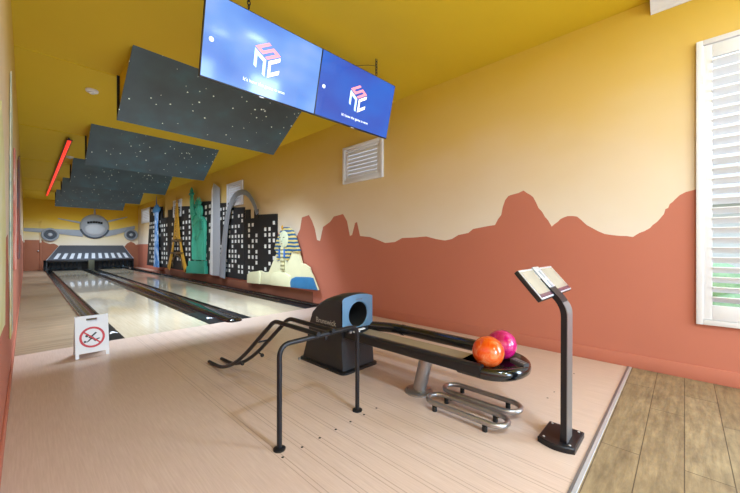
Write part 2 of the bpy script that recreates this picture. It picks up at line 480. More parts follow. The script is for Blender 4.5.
for (y0, z0), (y1, z1) in zip(sil, sil[1:]):
    for lo in (True, False):
        b.mat(0 if lo else 1)
        hole = (y0 <= WY1 + 1e-6 and y1 >= WY0 - 1e-6) or (y0 <= W2Y1 + 1e-6 and y1 >= W2Y0 - 1e-6)
        if lo:
            t0, t1 = (WZ0, WZ0) if hole else (z0, z1)
            b.face([(XR, y0, 0), (XR, y1, 0), (XR, y1, t1), (XR, y0, t0)])
        else:
            t0, t1 = (WZ1, WZ1) if hole else (z0, z1)
            b.face([(XR, y0, t0), (XR, y1, t1), (XR, y1, HC), (XR, y0, HC)])
for (xa, ya, xb, yb_) in ((XR2, YW, XR2, YR), (XR2, YR, XR, YR)):
    b.mat(0).face([(xa, ya, 0), (xb, yb_, 0), (xb, yb_, 1.33), (xa, ya, 1.33)]); b.mat(1).face([(xa, ya, 1.33), (xb, yb_, 1.33), (xb, yb_, HC), (xa, ya, HC)])
b.mat(2).box(XR2 + .001, XR2 + .16, YR, YW + .2, 0, HC)
for (y0, y1, z0, z1) in ((WY1, YR - .001, 0, HC), (W2Y1, WY0, 0, HC), (YB - .2, W2Y0, 0, HC), (WY0, WY1, 0, WZ0), (WY0, WY1, WZ1, HC), (W2Y0, W2Y1, 0, WZ0), (W2Y0, W2Y1, WZ1, HC)):
    b.box(XR + .001, XR + .16, y0, y1, z0, z1)
tag(b.build('wall_right', [M['terracotta'], M['sunset'], M['plaster']], recalc=False), 'right wall painted with terracotta mesas under a yellow and cream sky', 'wall', kind='structure')
b = MB(); b.box(XR - .014, XR, YB, YF + .1, 0, .13, .004)
tag(b.build('baseboard_right', M['terracotta']), 'terracotta baseboard along the right wall', 'baseboard', kind='structure')

b = MB(); b.box(XR - .012, XR, YF + .35, YR - .01, .0, .245, .003)  # thin brown strip standing in for the dark band below the cutouts
tag(b.build('trim_8', M['brown_strip']), 'thin brown strip below the skyline cutouts beside the right lane', 'skirting board', kind='structure')

# left wall
lsil = [(YB, 1.2), (1.0, 1.0), (2.6, .95), (3.1, .9), (3.4, 1.25), (3.9, 1.3), (4.1, .9), (5.0, .85), (5.6, 1.3), (7, 1.35), (9, 1.2), (12, 1.5), (15, 1.55), (18, 1.4), (YW, 1.5)]
b = MB()
for (y0, z0), (y1, z1) in zip(lsil, lsil[1:]):
    b.mat(0).face([(XL, y0, 0), (XL, y1, 0), (XL, y1, z1), (XL, y0, z0)])
    b.mat(1).face([(XL, y0, z0), (XL, y1, z1), (XL, y1, HC), (XL, y0, HC)])
b.mat(2).box(XL - .16, XL - .001, YB - .2, YW + .2, 0, HC)
tag(b.build('wall_left', [M['terracotta'], M['sunset'], M['plaster']], recalc=False), 'left wall painted with the desert mural, seen edge on', 'wall', kind='structure')
b = MB(); b.box(XL, XL + .012, YB, YW, 0, .1, .003)
tag(b.build('baseboard_left', M['terracotta']), 'terracotta baseboard along the left wall', 'baseboard', kind='structure')

# far wall with an opening for the pins and the painted sky
FS1 = [[-0.101, 1.517], [-0.034, 1.713], [0.068, 1.667], [0.17, 1.817], [0.239, 1.72], [0.344, 1.573], [0.484, 1.625], [0.626, 1.426], [0.843, 1.327], [0.989, 1.353], [1.101, 1.277], [1.213, 1.174]]
FS2 = [[3.895, 1.171], [4.036, 1.373], [4.226, 1.491], [4.371, 1.405], [4.468, 1.288]]
fs = [(XL, 1.5)] + [(max(XL + .01 + .0001 * i, p[0]), p[1]) for i, p in enumerate(FS1)] + [(1.5, 1.1), (3.5, 1.1)] + [tuple(p) for p in FS2] + [(XR2, 1.33)]
b = MB()
OX0, OX1, OZ = .60, 4.12, .5
pts = []
for (x0, z0), (x1, z1) in zip(fs, fs[1:]):
    pts.append((x0, z0))
    for c in (OX0, OX1):
        if x0 < c < x1: pts.append((c, z0 + (z1 - z0) * (c - x0) / (x1 - x0)))
pts.append(fs[-1])
for (x0, z0), (x1, z1) in zip(pts, pts[1:]):
    base = OZ if (x0 >= OX0 - 1e-6 and x1 <= OX1 + 1e-6) else 0
    b.mat(0).face([(x0, YW, base), (x1, YW, base), (x1, YW, z1), (x0, YW, z0)])
    b.mat(1).face([(x0, YW, z0), (x1, YW, z1), (x1, YW, HC), (x0, YW, HC)])
b.mat(2)
b.box(XL - .2, OX0, YW + .001, YW + .15, 0, HC); b.box(OX1, XR2 + .2, YW + .001, YW + .15, 0, HC); b.box(OX0, OX1, YW + .001, YW + .15, OZ, HC)
b.mat(3)
b.box(OX0, OX1, YW + .15, PITY + .2, OZ, OZ + .1); b.box(OX0 - .1, OX0, YW + .15, PITY + .2, -.3, OZ); b.box(OX1, OX1 + .1, YW + .15, PITY + .2, -.3, OZ)
b.box(OX0 - .1, OX1 + .1, PITY + .1, PITY + .2, -.3, OZ + .1)
tag(b.build('wall_far', [M['terracotta_far'], M['sunset_far'], M['plaster'], M['dark']], recalc=False), 'far end wall painted yellow to cream with terracotta mesas at both sides', 'wall', kind='structure')

# back wall behind the camera with two windows
b = MB()
wx = [(.4, 1.7), (2.4, 3.7)]
b.box(XL - .2, XR + .2, YB - .15, YB, 0, .6); b.box(XL - .2, XR + .2, YB - .15, YB, 2.9, HC)
for x0, x1 in ((XL - .2, .4), (1.7, 2.4), (3.7, XR + .2)): b.box(x0, x1, YB - .15, YB, .6, 2.9)
tag(b.build('wall_back', M['sunset']), 'wall behind the viewer with two tall windows', 'wall', kind='structure')

# door in the far wall, painted over with the mural
d = thing('door_1', 'terracotta painted door in the left corner of the far wall', 'door', (.2, YW - .03, 0), kind='structure')
b = MB(); b.box(-.05, .47, YW - .02, YW - .002, .01, 1.52, .004); b.mat(1).box(-.05, .47, YW - .02, YW - .002, 1.52, 2.4, .004)
b.build('door_leaf', [M['terracotta_far'], M['sunset_far']], d)
b = MB()
for m_, z0, z1 in ((0, 0, 1.4), (1, 1.4, 2.46)):
    b.mat(m_).box(.47, .535, YW - .05, YW - .001, z0, z1, .006); b.box(-.098, -.05, YW - .05, YW - .001, z0, z1, .006)
b.box(-.098, .535, YW - .05, YW - .001, 2.4, 2.47, .006)
b.build('door_frame', [M['terracotta_far'], M['sunset_far']], d)
b = MB(); b.tube([(.42, YW - .02, .98), (.42, YW - .07, .98)], .012, 10); b.ball((.42, YW - .09, .98), .035, seg=16)
b.build('door_knob', M['silver'], d)
b = MB(); b.box(-.05, .47, YW - .026, YW - .019, 1.08, 1.095)
b.build('door_rail', M['terracotta_far'], d)

# white crown moulding on the right wall where the lounge ceiling begins
b = MB()
prof = [(0, 3.43), (-.012, 3.43), (-.02, 3.445), (-.05, 3.46), (-.09, 3.50), (-.105, 3.535), (-.125, 3.545), (-.125, 3.57), (0, 3.57)]
b.prism([(XR + p[0], p[1] - .001) for p in prof], YB, .235, 'y')
tag(b.build('trim_2', M['white']), 'white crown moulding at the top right of the wall', 'crown moulding', kind='structure')

# ------------------------------------------------------------------ window with plantation shutters
w = thing('window_1', 'large white window with plantation shutters on the right wall', 'window', (XR, -.6, WZ0), kind='structure')
b = MB()
fy0, fy1, fz0, fz1 = WY0 - .045, WY1 + .04, WZ0 - .045, WZ1 + .045
def frame(b, y0, y1, z0, z1, t, x0, x1, bev=.004):
    b.box(x0, x1, y0, y0 + t, z0, z1, bev); b.box(x0, x1, y1 - t, y1, z0, z1, bev)
    b.box(x0, x1, y0 + t, y1 - t, z0, z0 + t, bev); b.box(x0, x1, y0 + t, y1 - t, z1 - t, z1, bev)
frame(b, fy0, fy1, fz0, fz1, .045, XR - .035, XR + .15)
b.build('window_frame', M['white'], w)
ym = (WY0 + WY1) / 2
for y0, y1 in ((WY0, ym - .002), (ym + .002, WY1)):
    p = MB(); st = .062
    p.box(XR - .022, XR + .012, y0 + .003, y0 + st, WZ0 + .003, WZ1 - .003, .003); p.box(XR - .022, XR + .012, y1 - st, y1 - .003, WZ0 + .003, WZ1 - .003, .003)
    p.box(XR - .022, XR + .012, y0 + st, y1 - st, WZ0 + .003, WZ0 + .13, .003); p.box(XR - .022, XR + .012, y0 + st, y1 - st, WZ1 - .12, WZ1 - .003, .003)
    sp = p.build('shutter_panel', M['white'], w)
    l = MB(); n = 25; zz0 = WZ0 + .14; dz = (WZ1 - .13 - zz0) / n
    for k in range(n):
        zc = zz0 + dz * (k + .5)
        mt = Matrix.Translation((XR - .006, (y0 + y1) / 2, zc)) @ Matrix.Rotation(math.radians(33), 4, 'Y')
        l.box(-.045, .045, -(y1 - y0) / 2 + st, (y1 - y0) / 2 - st, -.005, .005, .002, 1, M4=mt)
    l.build('louvers', M['white'], sp)
    if y1 > ym + .1:
        for zc in (WZ0 + .35, (WZ0 + WZ1) / 2, WZ1 - .3):
            h = MB(); h.tube([(XR - .03, WY1 - .001, zc - .04), (XR - .03, WY1 - .001, zc + .04)], .007, 8)
            h.build('hinge', M['white'], sp)
b = MB(); frame(b, WY0, WY1, WZ0, WZ1, .05, XR + .1, XR + .14); b.box(XR + .1, XR + .14, WY0 + .05, WY1 - .05, 1.86, 1.91)
b.build('sash', M['white'], w)
g, nt_, p_ = newmat('window_glass'); p_.inputs['Transmission Weight'].default_value = 1; p_.inputs['Roughness'].default_value = 0; p_.inputs['IOR'].default_value = 1.02
b = MB(); b.face([(XR + .12, WY0 + .05, WZ0 + .05), (XR + .12, WY1 - .05, WZ0 + .05), (XR + .12, WY1 - .05, WZ1 - .05), (XR + .12, WY0 + .05, WZ1 - .05)])
b.build('window_pane', g, w)

# high shuttered windows along the right wall
VT = [(3.656, 4.655, 'white louvered high window nearest, just below the hanging screens'), (8.83, 9.84, 'white louvered high window partly behind the silver arch'),
      (14.0, 15.0, 'white louvered high window behind the gold lattice tower'), (20.5, 22.3, 'white louvered high window left of the blue tower')]
for i, (y0, y1, lab) in enumerate(VT):
    v = thing('window_%d' % (i + 2), lab, 'window', (XR, (y0 + y1) / 2, 2.37), 'high louvered windows', 'structure')
    z0, z1 = (2.37, 3.045) if i < 3 else (2.5, 3.3)
    XQ = XR if i < 3 else XR2
    v.location.x = XQ
    b = MB(); frame(b, y0, y1, z0, z1, .06, XQ - .05, XQ - .001, .006); b.build('window_frame', M['white'], v)
    b = MB(); b.box(XQ - .03, XQ - .002, y0 + .06, y1 - .06, z0 + .06, z0 + .1, .003); b.box(XQ - .03, XQ - .002, y0 + .06, y1 - .06, z1 - .1, z1 - .06, .003)
    b.box(XQ - .03, XQ - .002, y0 + .06, y0 + .13, z0 + .1, z1 - .1, .003); b.box(XQ - .03, XQ - .002, y1 - .13, y1 - .06, z0 + .1, z1 - .1, .003)
    pn = b.build('shutter_panel', M['white'], v)
    b = MB(); b.box(XQ - .008, XQ - .001, y0 + .13, y1 - .13, z0 + .1, z1 - .1); b.build('daylit_pane', M['daylit'], v)
    l = MB()
    for k in range(7):
        zc = z0 + .1 + (z1 - z0 - .2) * (k + .5) / 7
        mt = Matrix.Translation((XQ - .022, (y0 + y1) / 2, zc)) @ Matrix.Rotation(math.radians(-60), 4, 'Y')
        l.box(-.042, .042, -(y1 - y0) / 2 + .132, (y1 - y0) / 2 - .132, -.004, .004, .002, 1, M4=mt)
    l.build('louvers', M['white'], pn)

# outdoors, seen through the slats
b = MB(); b.box(4.6, 40, -25, 12, -.5, -.35)
tag(b.build('ground', M['sand']), 'pale sandy ground outside the window', 'ground', kind='structure')
h = thing('house', 'grey neighbouring house seen through the shutter slats', 'house', (16, -2, -.35))
b = MB(); b.box(14, 22, -8, 4.5, -.35, 2.4); b.build('house_wall', M['outdoor_wall'], h)
b = MB(); b.prism([(13.4, 2.4), (22.6, 2.4), (18, 4.4)], -8.5, 5, 'y'); b.build('roof', M['outdoor_roof'], h)
b = MB()
for i in range(60):
    b.ball((10.5 + random.uniform(-.3, .3), -6 + i * .16 + random.uniform(-.1, .1), .25 + random.uniform(-.4, .3)), random.uniform(.3, .45), seg=10)
tag(b.build('hedge', M['hedge']), 'green hedge outside the window in front of the grey house', 'hedge')

# ------------------------------------------------------------------ lanes
def lane(x0, x1, lab):
    b = MB(); b.box(x0, x1, YF + .002, PITY - .1, -.06, 0)
    return tag(b.build('bowling_lane', M['lane']), lab, 'bowling lane', 'polished bowling lanes')
lane(.897, 1.955, 'polished pale bowling lane on the left, nearer the warning sign')
lane(2.64, 3.72, 'polished pale bowling lane on the right, beside the skyline cutouts')

def gutter(x0, x1, lab, arrow=True, arx=None):
    g = thing('lane_gutter', lab, 'gutter', ((x0 + x1) / 2, YF, 0), 'lane gutters')
    n = 12; xc = (x0 + x1) / 2; hw = (x1 - x0) / 2 - .02
    prof = [(x0, -.002), (x0 + .02, -.002)] + [(xc - hw * math.cos(PI * k / n), -.004 - .075 * math.sin(PI * k / n)) for k in range(1, n)] + [(x1 - .02, -.002), (x1, -.002)]
    b = MB()
    poly = prof + [(x1, -.11), (x0, -.11)]
    b.prism(poly, YF + 1.15, PITY - .2, 'y'); b.build('channel', M['gutter'], g)
    b = MB(); b.box(x0, x1, YF + .003, YF + 1.15, -.08, -.001, .001); fc = b.build('flat_cover', M['black_plastic'], g)
    if arrow:
        ax = arx if arx else xc; y = YF + .45
        b = MB(); b.prism([(ax - .045, y - .05), (ax - .045, y - .02), (ax - .01, y + .1), (ax + .01, y + .1), (ax + .045, y - .02), (ax + .045, y - .05), (ax + .012, y - .01), (ax - .012, y - .01)], -.001, .0006, 'z')
        b.build('white_mark', M['white'], fc)
    return g
gutter(.65, .897, 'black gutter along the left edge of the left lane', True, .84)
gutter(1.955, 2.19, 'black gutter along the right edge of the left lane', True, 2.12)
gutter(2.45, 2.64, 'black gutter along the left edge of the right lane', False)
gutter(3.72, 3.98, 'black gutter along the right lane below the skyline cutouts', False)
def capping(x0, x1, y0, y1, h, lab, nose=True):
    b = MB(); xc = (x0 + x1) / 2; hw = (x1 - x0) / 2; outs = []
    n = 8
    def sec(y, k, hh):
        return [(xc - hw * k, y, -.1)] + [(xc - hw * k * math.cos(PI * j / n), y, max(-.02, hh * math.sin(PI * j / n) ** .6)) for j in range(n + 1)] + [(xc + hw * k, y, -.1)]
    if nose:
        for t in (0, .25, .5, .8, 1): outs.append(sec(y0 + .12 * t, max(.25, math.sqrt(1 - (1 - t) ** 2)), h * max(.2, math.sqrt(1 - (1 - t) ** 2))))
    else: outs.append(sec(y0, 1, h))
    outs.append(sec(y1, 1, h))
    b.loft(outs)
    return tag(b.build('lane_capping', M['gloss_black']), lab, 'capping', 'black lane cappings')
capping(2.19, 2.45, YF - .15, RF - .03, .055, 'glossy black rounded capping between the two lanes')
capping(.61, .65, YF + .003, RF - .03, .03, 'narrow black capping at the far left edge of the lanes', False)
capping(3.98, 4.145, YF + .003, RF - .03, .05, 'black capping between right lane and mural wall', False)

# ------------------------------------------------------------------ pin housing with painted runway roof

h = thing('pin_housing', 'low black pin housing with grey runway painted roof at the lane ends', 'pinsetter', (2.34, RF, 0))
b = MB()
zf, zb = .54, 1.26
A = [(.66, RF, zf), (4.12, RF, zf), (3.86, YW - .002, zb), (1.187, YW - .002, zb)]
A2 = [(x, y, z - .03) for x, y, z in A]
b.loft([A2, A])
rf = b.build('roof', M['runway'], h)
def roofpt(u, v):   # u across 0..1, v from front 0 to back 1
    l = Vector(A[0]).lerp(Vector(A[3]), v); r = Vector(A[1]).lerp(Vector(A[2]), v); p = l.lerp(r, u)
    return p + Vector((0, -.0013, .0016))
for k in range(11):
    u0 = .065 + k * .0835
    b = MB(); b.face([roofpt(u0, .07), roofpt(u0 + .042, .07), roofpt(u0 + .042, .43), roofpt(u0, .43)])
    b.build('white_stripe', M['stripe'], rf)
for u0, u1 in ((0, .008), (.992, 1)):
    b = MB(); b.face([roofpt(u0, 0), roofpt(u1, 0), roofpt(u1, 1), roofpt(u0, 1)]); b.build('edge_line', M['silver'], rf)
b = MB()
b.loft([[(.66, RF, zf - .03), (1.187, YW - .01, zb - .03), (.67, YW - .01, .0), (.66, RF, 0)], [(.70, RF, zf - .03), (1.22, YW - .01, zb - .03), (.71, YW - .01, 0), (.70, RF, 0)]])
b.build('side_panel', M['black_plastic'], h)
b = MB()
b.loft([[(4.12, RF, zf - .03), (3.86, YW - .01, zb - .03), (4.11, YW - .01, .0), (4.12, RF, 0)], [(4.08, RF, zf - .03), (3.82, YW - .01, zb - .03), (4.07, YW - .01, 0), (4.08, RF, 0)]])
b.build('side_panel', M['black_plastic'], h)
b = MB(); b.box(.66, 4.12, RF - .015, RF + .02, zf - .1, zf - .005, .004); b.build('front_beam', M['black_plastic'], h)
b = MB(); b.box(2.2, 2.44, RF - .02, RF + .5, .06, zf - .02, .005); b.build('centre_divider', paint('olive_metal', '#4A4A38', .5), h)
for x0, x1 in ((1.95, 2.2), (2.44, 2.645)):
    b = MB(); b.box(x0, x1, RF + .25, RF + .28, 0, zf - .03); b.build('kickback_panel', M['dark'], h)
for x0, x1 in ((.72, 1.95), (2.645, 4.06)):
    c = MB()
    n = 8
    for k in range(n):
        xa = x0 + (x1 - x0) * (k + .1) / n; xb_ = x0 + (x1 - x0) * (k + .8) / n
        c.box(xa, xb_, RF + .3, RF + .32, .13, zf - .02)
    c.build('curtain', M['curtain'], h)
    b = MB(); b.box(x0, x1, RF + .9, RF + .92, .2, .46); b.build('rear_curtain', M['curtain_back'], h)
    b = MB(); b.box(x0, x1, RF + 2.3, RF + 2.33, .005, .1); b.build('pit_strip', paint('pale_blue_pit_strip', '#7C98A8', .5), h)

# ------------------------------------------------------------------ starry baffles
BL = ['largest starry panel, nearest baffle right behind the hanging screens', 'second starry baffle from the screens, dark grey blue with small stars',
      'third starry baffle from the screens, halfway down the lanes', 'fourth starry baffle from the screens, second nearest the airplane',
      'smallest starry baffle farthest from the screens, nearest the airplane']
for i, yb in enumerate(BACKS):
    x0, x1 = .87, 3.28; yf = yb - 1.02; zt = HC; zl = 2.955
    t = thing('hanging_baffle', BL[i], 'ceiling baffle', (2.07, yb, zt), 'starry ceiling baffles')
    n = Vector((0, -(zt - zl), -(yb - yf))).normalized()
    b = MB()
    b.loft([[(x0, yf, zt), (x1, yf, zt), (x1, yb, zl), (x0, yb, zl)], [(x0, yf + .045, zt), (x1, yf + .045, zt), (x1, yb, zl + .03), (x0, yb, zl + .03)]])
    b.build('face_panel', M['starry'], t)
    b = MB(); b.box(x0, x1, yb - .03, yb - .005, zl + .035, zt - .001); b.build('back_panel', M['skyblack'], t)
    for xs in (x0 + .03, x1 - .05):
        b = MB(); b.prism([(yf + .07, zt - .002), (yb - .03, zt - .001), (yb - .03, zl + .05)], xs, xs + .02, 'x'); b.build('side_panel', M['ceiling'], t)

# red LED strip and smoke detectors on the ceiling
t = thing('led_strip_light', 'long thin red light strip on the yellow ceiling', 'strip light', (.65, 9.6, HC - .08))
b = MB(); b.box(.60, .70, 9.6, 20.8, HC - .075, HC - .055, .003); b.mat(0).box(.635, .665, 9.7, 20.7, HC - .056, HC - .0005); b.build('housing', M['black_plastic'], t)
b = MB(); b.box(.617, .683, 9.63, 20.77, HC - .085, HC - .074, .003); b.build('diffuser', M['led_red'], t)
for lab, (x, y, z) in (('round white smoke detector on the ceiling left of the nearest starry baffle', (.69, 6.485, HC)), ('small white smoke detector on the ceiling beside the red light strip', (.80, 11.7, HC))):
    t = thing('smoke_detector', lab, 'smoke detector', (x, y, z), 'white ceiling smoke detectors')
    b = MB(); b.lathe([(.075, 0), (.08, -.01), (.075, -.03), (.05, -.036)], (x, y, z), 24); b.build('base', M['white'], t)
    b = MB(); b.lathe([(.035, -.034), (.038, -.05), (.025, -.06)], (x, y, z), 20); b.build('sensor_cap', M['white'], t)

# ------------------------------------------------------------------ airplane on the far wall
t = thing('airplane_relief', 'grey airliner seen head on, mounted on the far wall above the runway', 'wall decoration', (2.59, YW, 2.3))
yp = YW - .001
for nm, poly in (('wing', [(-.09, 2.11), (.6, 2.10), (2.1, 2.08), (2.1, 1.72), (1.2, 1.84), (-.09, 1.95)]), ('wing', [(3.05, 2.08), (3.3, 2.12), (4.4, 2.41), (4.4, 2.22), (3.5, 1.86), (3.05, 1.74)]),
                 ('tailplane', [(1.13, 2.66), (2.0, 2.52), (2.0, 2.42), (1.14, 2.62)]), ('tailplane', [(3.15, 2.64), (4.05, 2.92), (4.04, 2.88), (3.15, 2.54)]), ('tail_fin', [(2.54, 2.85), (2.57, 3.28), (2.61, 3.28), (2.65, 2.85)])):
    b = MB(); b.prism(poly, yp - (.05 if nm != 'tail_fin' else .03), yp, 'y', bev=.008); b.build(nm, M['grey_plane'], t)
b = MB(); b.ball((2.595, yp - .002, 2.30), .655, (.95, .26, 1.0), 40); b.build('fuselage', M['grey_plane'], t)
b = MB(); b.ball((2.595, yp - .11, 2.14), .38, (1.15, .26, .85), 28); b.build('nose', M['nose'], t)
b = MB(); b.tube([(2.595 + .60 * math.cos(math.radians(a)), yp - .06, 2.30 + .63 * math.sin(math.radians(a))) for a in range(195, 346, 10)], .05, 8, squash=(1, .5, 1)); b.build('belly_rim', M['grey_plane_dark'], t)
for k in range(6):
    x = 2.27 + k * .109; zz = 2.49 + .03 * math.cos((k - 2.5) * .7)
    yy = yp - .002 - .655 * .26 * math.sqrt(max(.05, 1 - ((x + .05 - 2.595) / .622) ** 2 - ((zz - 2.3) / .655) ** 2))
    b = MB(); b.box(x, x + .1, yy - .02, yy + .03, zz - .06, zz + .06, .008); b.build('cockpit_window', M['dark'], t)
for x, z, rr in ((.845, 1.80, .34), (4.22, 1.88, .33)):
    mt = Matrix.Translation((x, yp - .03, z)) @ Matrix.Rotation(PI / 2, 4, 'X')
    b = MB(); b.lathe([(rr * .75, -.03), (rr, -.02), (rr * 1.0, .05), (rr * .92, .12), (rr * .78, .13), (rr * .68, .08), (rr * .68, .04)], (0, 0, 0), 32, M4=mt); e = b.build('engine', M['grey_plane'], t)
    b = MB(); b.lathe([(rr * .67, .041), (rr * .67, .055)], (0, 0, 0), 28, M4=mt)
    b.build('intake_fan', M['grey_plane_dark'], e)
    b = MB(); b.lathe([(rr * .26, .055), (rr * .2, .1), (rr * .05, .13)], (0, 0, 0), 20, M4=mt); b.build('spinner', M['nose'], e)

# ------------------------------------------------------------------ skyline cutouts along the right wall
SKY = {"S1": [[19.24, 0.285], [18.57, 3.098], [16.55, 2.951], [16.55, 2.448], [15.74, 2.441], [15.74, 0.295]], "S2": [[15.74, 0.295], [15.74, 2.736], [15.19, 2.714], [15.19, 2.837], [12.93, 2.665], [12.93, 0.296]], "S3": [[12.93, 0.296], [12.93, 2.629], [12.32, 2.613], [12.32, 2.77], [11.06, 2.667], [10.65, 2.628], [10.65, 0.29]], "S4": [[10.65, 0.29], [10.65, 2.22], [10.34, 2.214], [10.34, 2.537], [9.66, 2.489], [9.66, 2.343], [8.72, 2.28], [8.72, 0.284]], "S5": [[8.72, 0.284], [8.72, 1.966], [8.66, 1.962], [8.66, 2.204], [8.4, 2.191], [8.4, 1.952], [8.17, 1.946], [8.17, 2.174], [7.97, 2.166], [7.97, 1.947], [7.91, 1.943], [7.91, 0.29]], "S6": [[7.91, 0.29], [7.91, 2.02], [7.03, 1.98], [7.03, 0.284]]}
SKL = {'S1': 'black high-rise cutout with lit windows behind the blue tower, farthest left', 'S2': 'black high-rise cutout with lit windows behind the gold lattice tower',
       'S3': 'black high-rise cutout with lit windows behind the green statue', 'S4': 'black high-rise cutout with lit windows between white obelisk and arch top',
       'S5': 'black cutout building with two square chimneys', 'S6': 'flat topped black cutout building next to the sphinx'}
for k, poly in SKY.items():
    xo = {'S1': 4.132, 'S2': 4.136, 'S3': 4.13, 'S4': 4.134, 'S5': 4.138, 'S6': 4.132}[k]
    poly = [tuple(p) for p in poly]
    b = MB(); b.prism(poly, xo, XR - .0005, 'x', bev=0).mat(1)
    ylo = min(p[0] for p in poly); yhi = max(p[0] for p in poly)
    def top(y):
        best = 9
        for (a, za), (c, zc) in zip(poly, poly[1:]):
            if min(a, c) - 1e-6 <= y <= max(a, c) + 1e-6 and abs(a - c) > .05: best = min(best, za + (zc - za) * (y - a) / (c - a))
        return best if best < 9 else 0
    sp = .205 if ylo < 10.5 else .34
    ww = sp * .46; nc = int((yhi - ylo - .1) / sp); z0 = .45
    for i in range(nc):
        for j in range(20):
            if random.random() > .62: continue
            y = ylo + .08 + i * sp; z = z0 + j * .142 if ylo < 10.5 else z0 + j * .2
            hh = .09 if ylo < 10.5 else .115
            if z + hh + .08 > min(top(y), top(y + ww)): continue
            b.box(xo - .003, xo + .001, y, y + ww, z, z + hh)
    tag(b.build('skyline_art_panel', [M['skyblack'], M['winlit']]), SKL[k], 'wall cutout', 'black high-rise cutouts along the right wall')

# blue and white observation tower
yc = 17.15; xs = 4.05
t = thing('observation_tower_cutout', 'blue and white observation tower with saucer top and thin spire', 'wall cutout', (xs, yc, .28))
sq = .1
b = MB(); b.lathe([(.48, .0), (.4, .25), (.33, .9), (.27, 1.8), (.3, 2.3), (.38, 2.48)], (xs, yc, .28), 20, sx=sq); b.build('shaft', M['needle'], t)
b = MB(); b.lathe([(.4, 2.44), (.62, 2.5), (.66, 2.56), (.6, 2.62), (.4, 2.68), (.3, 2.76), (.15, 2.8)], (xs, yc, .28), 24, sx=sq); b.build('saucer', M['blue_paint'], t)
b = MB(); b.tube([(xs, yc, 3.05), (xs, yc, 3.3), (xs, yc, 3.46)], .06, 8, radii=[.09, .05, .02], squash=(.2, 1, 1)); b.build('spire', M['deep_blue'], t)

b = MB(); b.box(4.10, 4.128, yc - .1, yc + .1, 1.0, 1.3); b.build('mounting_plate', M['dark'], t)

# gold lattice tower
yc = 14.33
t = thing('lattice_tower_cutout', 'gold and bronze iron lattice tower tapering to a point', 'wall cutout', (4.06, yc, .3))
xl = 4.07
b = MB()
zs = [1.47, 1.9, 2.3, 2.7, 3.1]; hw = [.36, .26, .19, .12, .05]
for s in (-1, 1): b.tube([(xl, yc + s * w_, z) for z, w_ in zip(zs, hw)], .05, 6, radii=[.07, .06, .05, .045, .03], squash=(.35, 1, 1))
for i in range(4):
    for q in range(2):
        f0, f1 = q / 2, (q + 1) / 2
        za, zb_ = zs[i] + (zs[i + 1] - zs[i]) * f0, zs[i] + (zs[i + 1] - zs[i]) * f1
        wa, wb = hw[i] + (hw[i + 1] - hw[i]) * f0, hw[i] + (hw[i + 1] - hw[i]) * f1
        b.tube([(xl, yc - wa, za), (xl, yc + wb, zb_)], .03, 5, squash=(.4, 1, 1)); b.tube([(xl, yc + wa, za), (xl, yc - wb, zb_)], .03, 5, squash=(.4, 1, 1))
b.prism([(yc - .22, 1.5), (yc + .22, 1.5), (yc + .05, 2.9), (yc - .05, 2.9)], 4.085, 4.1, 'x')
b.build('upper_tower', M['gold'], t)
for w_, z0, z1 in ((.62, 1.38, 1.48), (.75, .90, .99)):
    b = MB(); b.box(4.04, 4.1, yc - w_, yc + w_, z0, z1, .01); b.build('platform', M['gold_dark'], t)
for s in (-1, 1):
    b = MB(); b.tube([(xl, yc + s * w_, z) for z, w_ in ((1.4, .42), (1.15, .52), (.95, .62), (.6, .84), (.32, 1.04))], .12, 8, radii=[.1, .11, .13, .15, .17], squash=(.22, 1, 1))
    b.build('leg', M['gold'], t)
b = MB(); b.tube([(4.08, yc + .62 * math.cos(PI * k / 12), .38 + .5 * math.sin(PI * k / 12)) for k in range(13)], .04, 6, squash=(.4, 1, 1)); b.build('base_arch', M['gold_dark'], t)

b = MB(); b.box(4.095, 4.13, yc - .1, yc + .1, 1.6, 1.9); b.build('mounting_plate', M['dark'], t)

# green statue
t = thing('statue_cutout', 'green robed statue raising a torch on a stepped plinth', 'wall cutout', (4.03, 12.1, .25))
XS = 4.03
b = MB(); b.prism([tuple(p) for p in [[13.09, 0.233], [13.04, 0.484], [12.86, 0.491], [12.86, 0.683], [11.35, 0.729], [11.35, 0.554], [11.29, 0.556], [11.29, 0.305]]], XS - .02, 4.122, 'x', bev=.015); b.build('plinth', M['liberty_dark'], t)
b = MB(); b.prism([tuple(p) for p in [[12.47, 0.71], [12.52, 1.294], [12.52, 1.745], [12.6, 2.05], [12.64, 2.317], [12.43, 2.415], [12.14, 2.284], [11.98, 2.222], [11.59, 2.198], [11.4, 2.06], [11.37, 1.778], [11.4, 1.288], [11.44, 0.74]]], XS, 4.115, 'x', bev=.04)
for k in range(9):
    y = 11.5 + k * .115
    b.tube([(XS + .0, y, .75), (XS - .01, y + .03, 1.3), (XS, y + .05 - .01 * k, 1.75 + .03 * k)], .035, 6, radii=[.05, .04, .015], squash=(.6, 1, 1))
b.tube([(XS, 12.45, 1.9), (XS - .02, 12.0, 2.1), (XS, 11.55, 2.15)], .06, 8, squash=(.6, 1, 1))
b.tube([(XS, 12.4, 1.55), (XS - .02, 12.0, 1.45), (XS, 11.5, 1.75)], .05, 8, squash=(.6, 1, 1))
b.build('robe', M['liberty'], t)
b = MB(); b.ball((XS - .01, 11.86, 2.46), .17, (.4, 1.0, 1.15), 24); b.ball((XS - .08, 11.90, 2.44), .028, (.8, 1, 1.7), 10); b.tube([(XS + .01, 11.84, 2.15), (XS, 11.86, 2.36)], .11, 10, squash=(.5, 1, 1)); b.ball((XS + .03, 11.74, 2.40), .17, (.35, .9, 1.2), 16); b.build('head', M['liberty'], t)
for y_ in (11.83, 11.965):
    b = MB(); b.ball((XS - .07, y_, 2.49), .025, (.5, 1.1, .5), 10); b.build('eye', M['liberty_dark'], t)
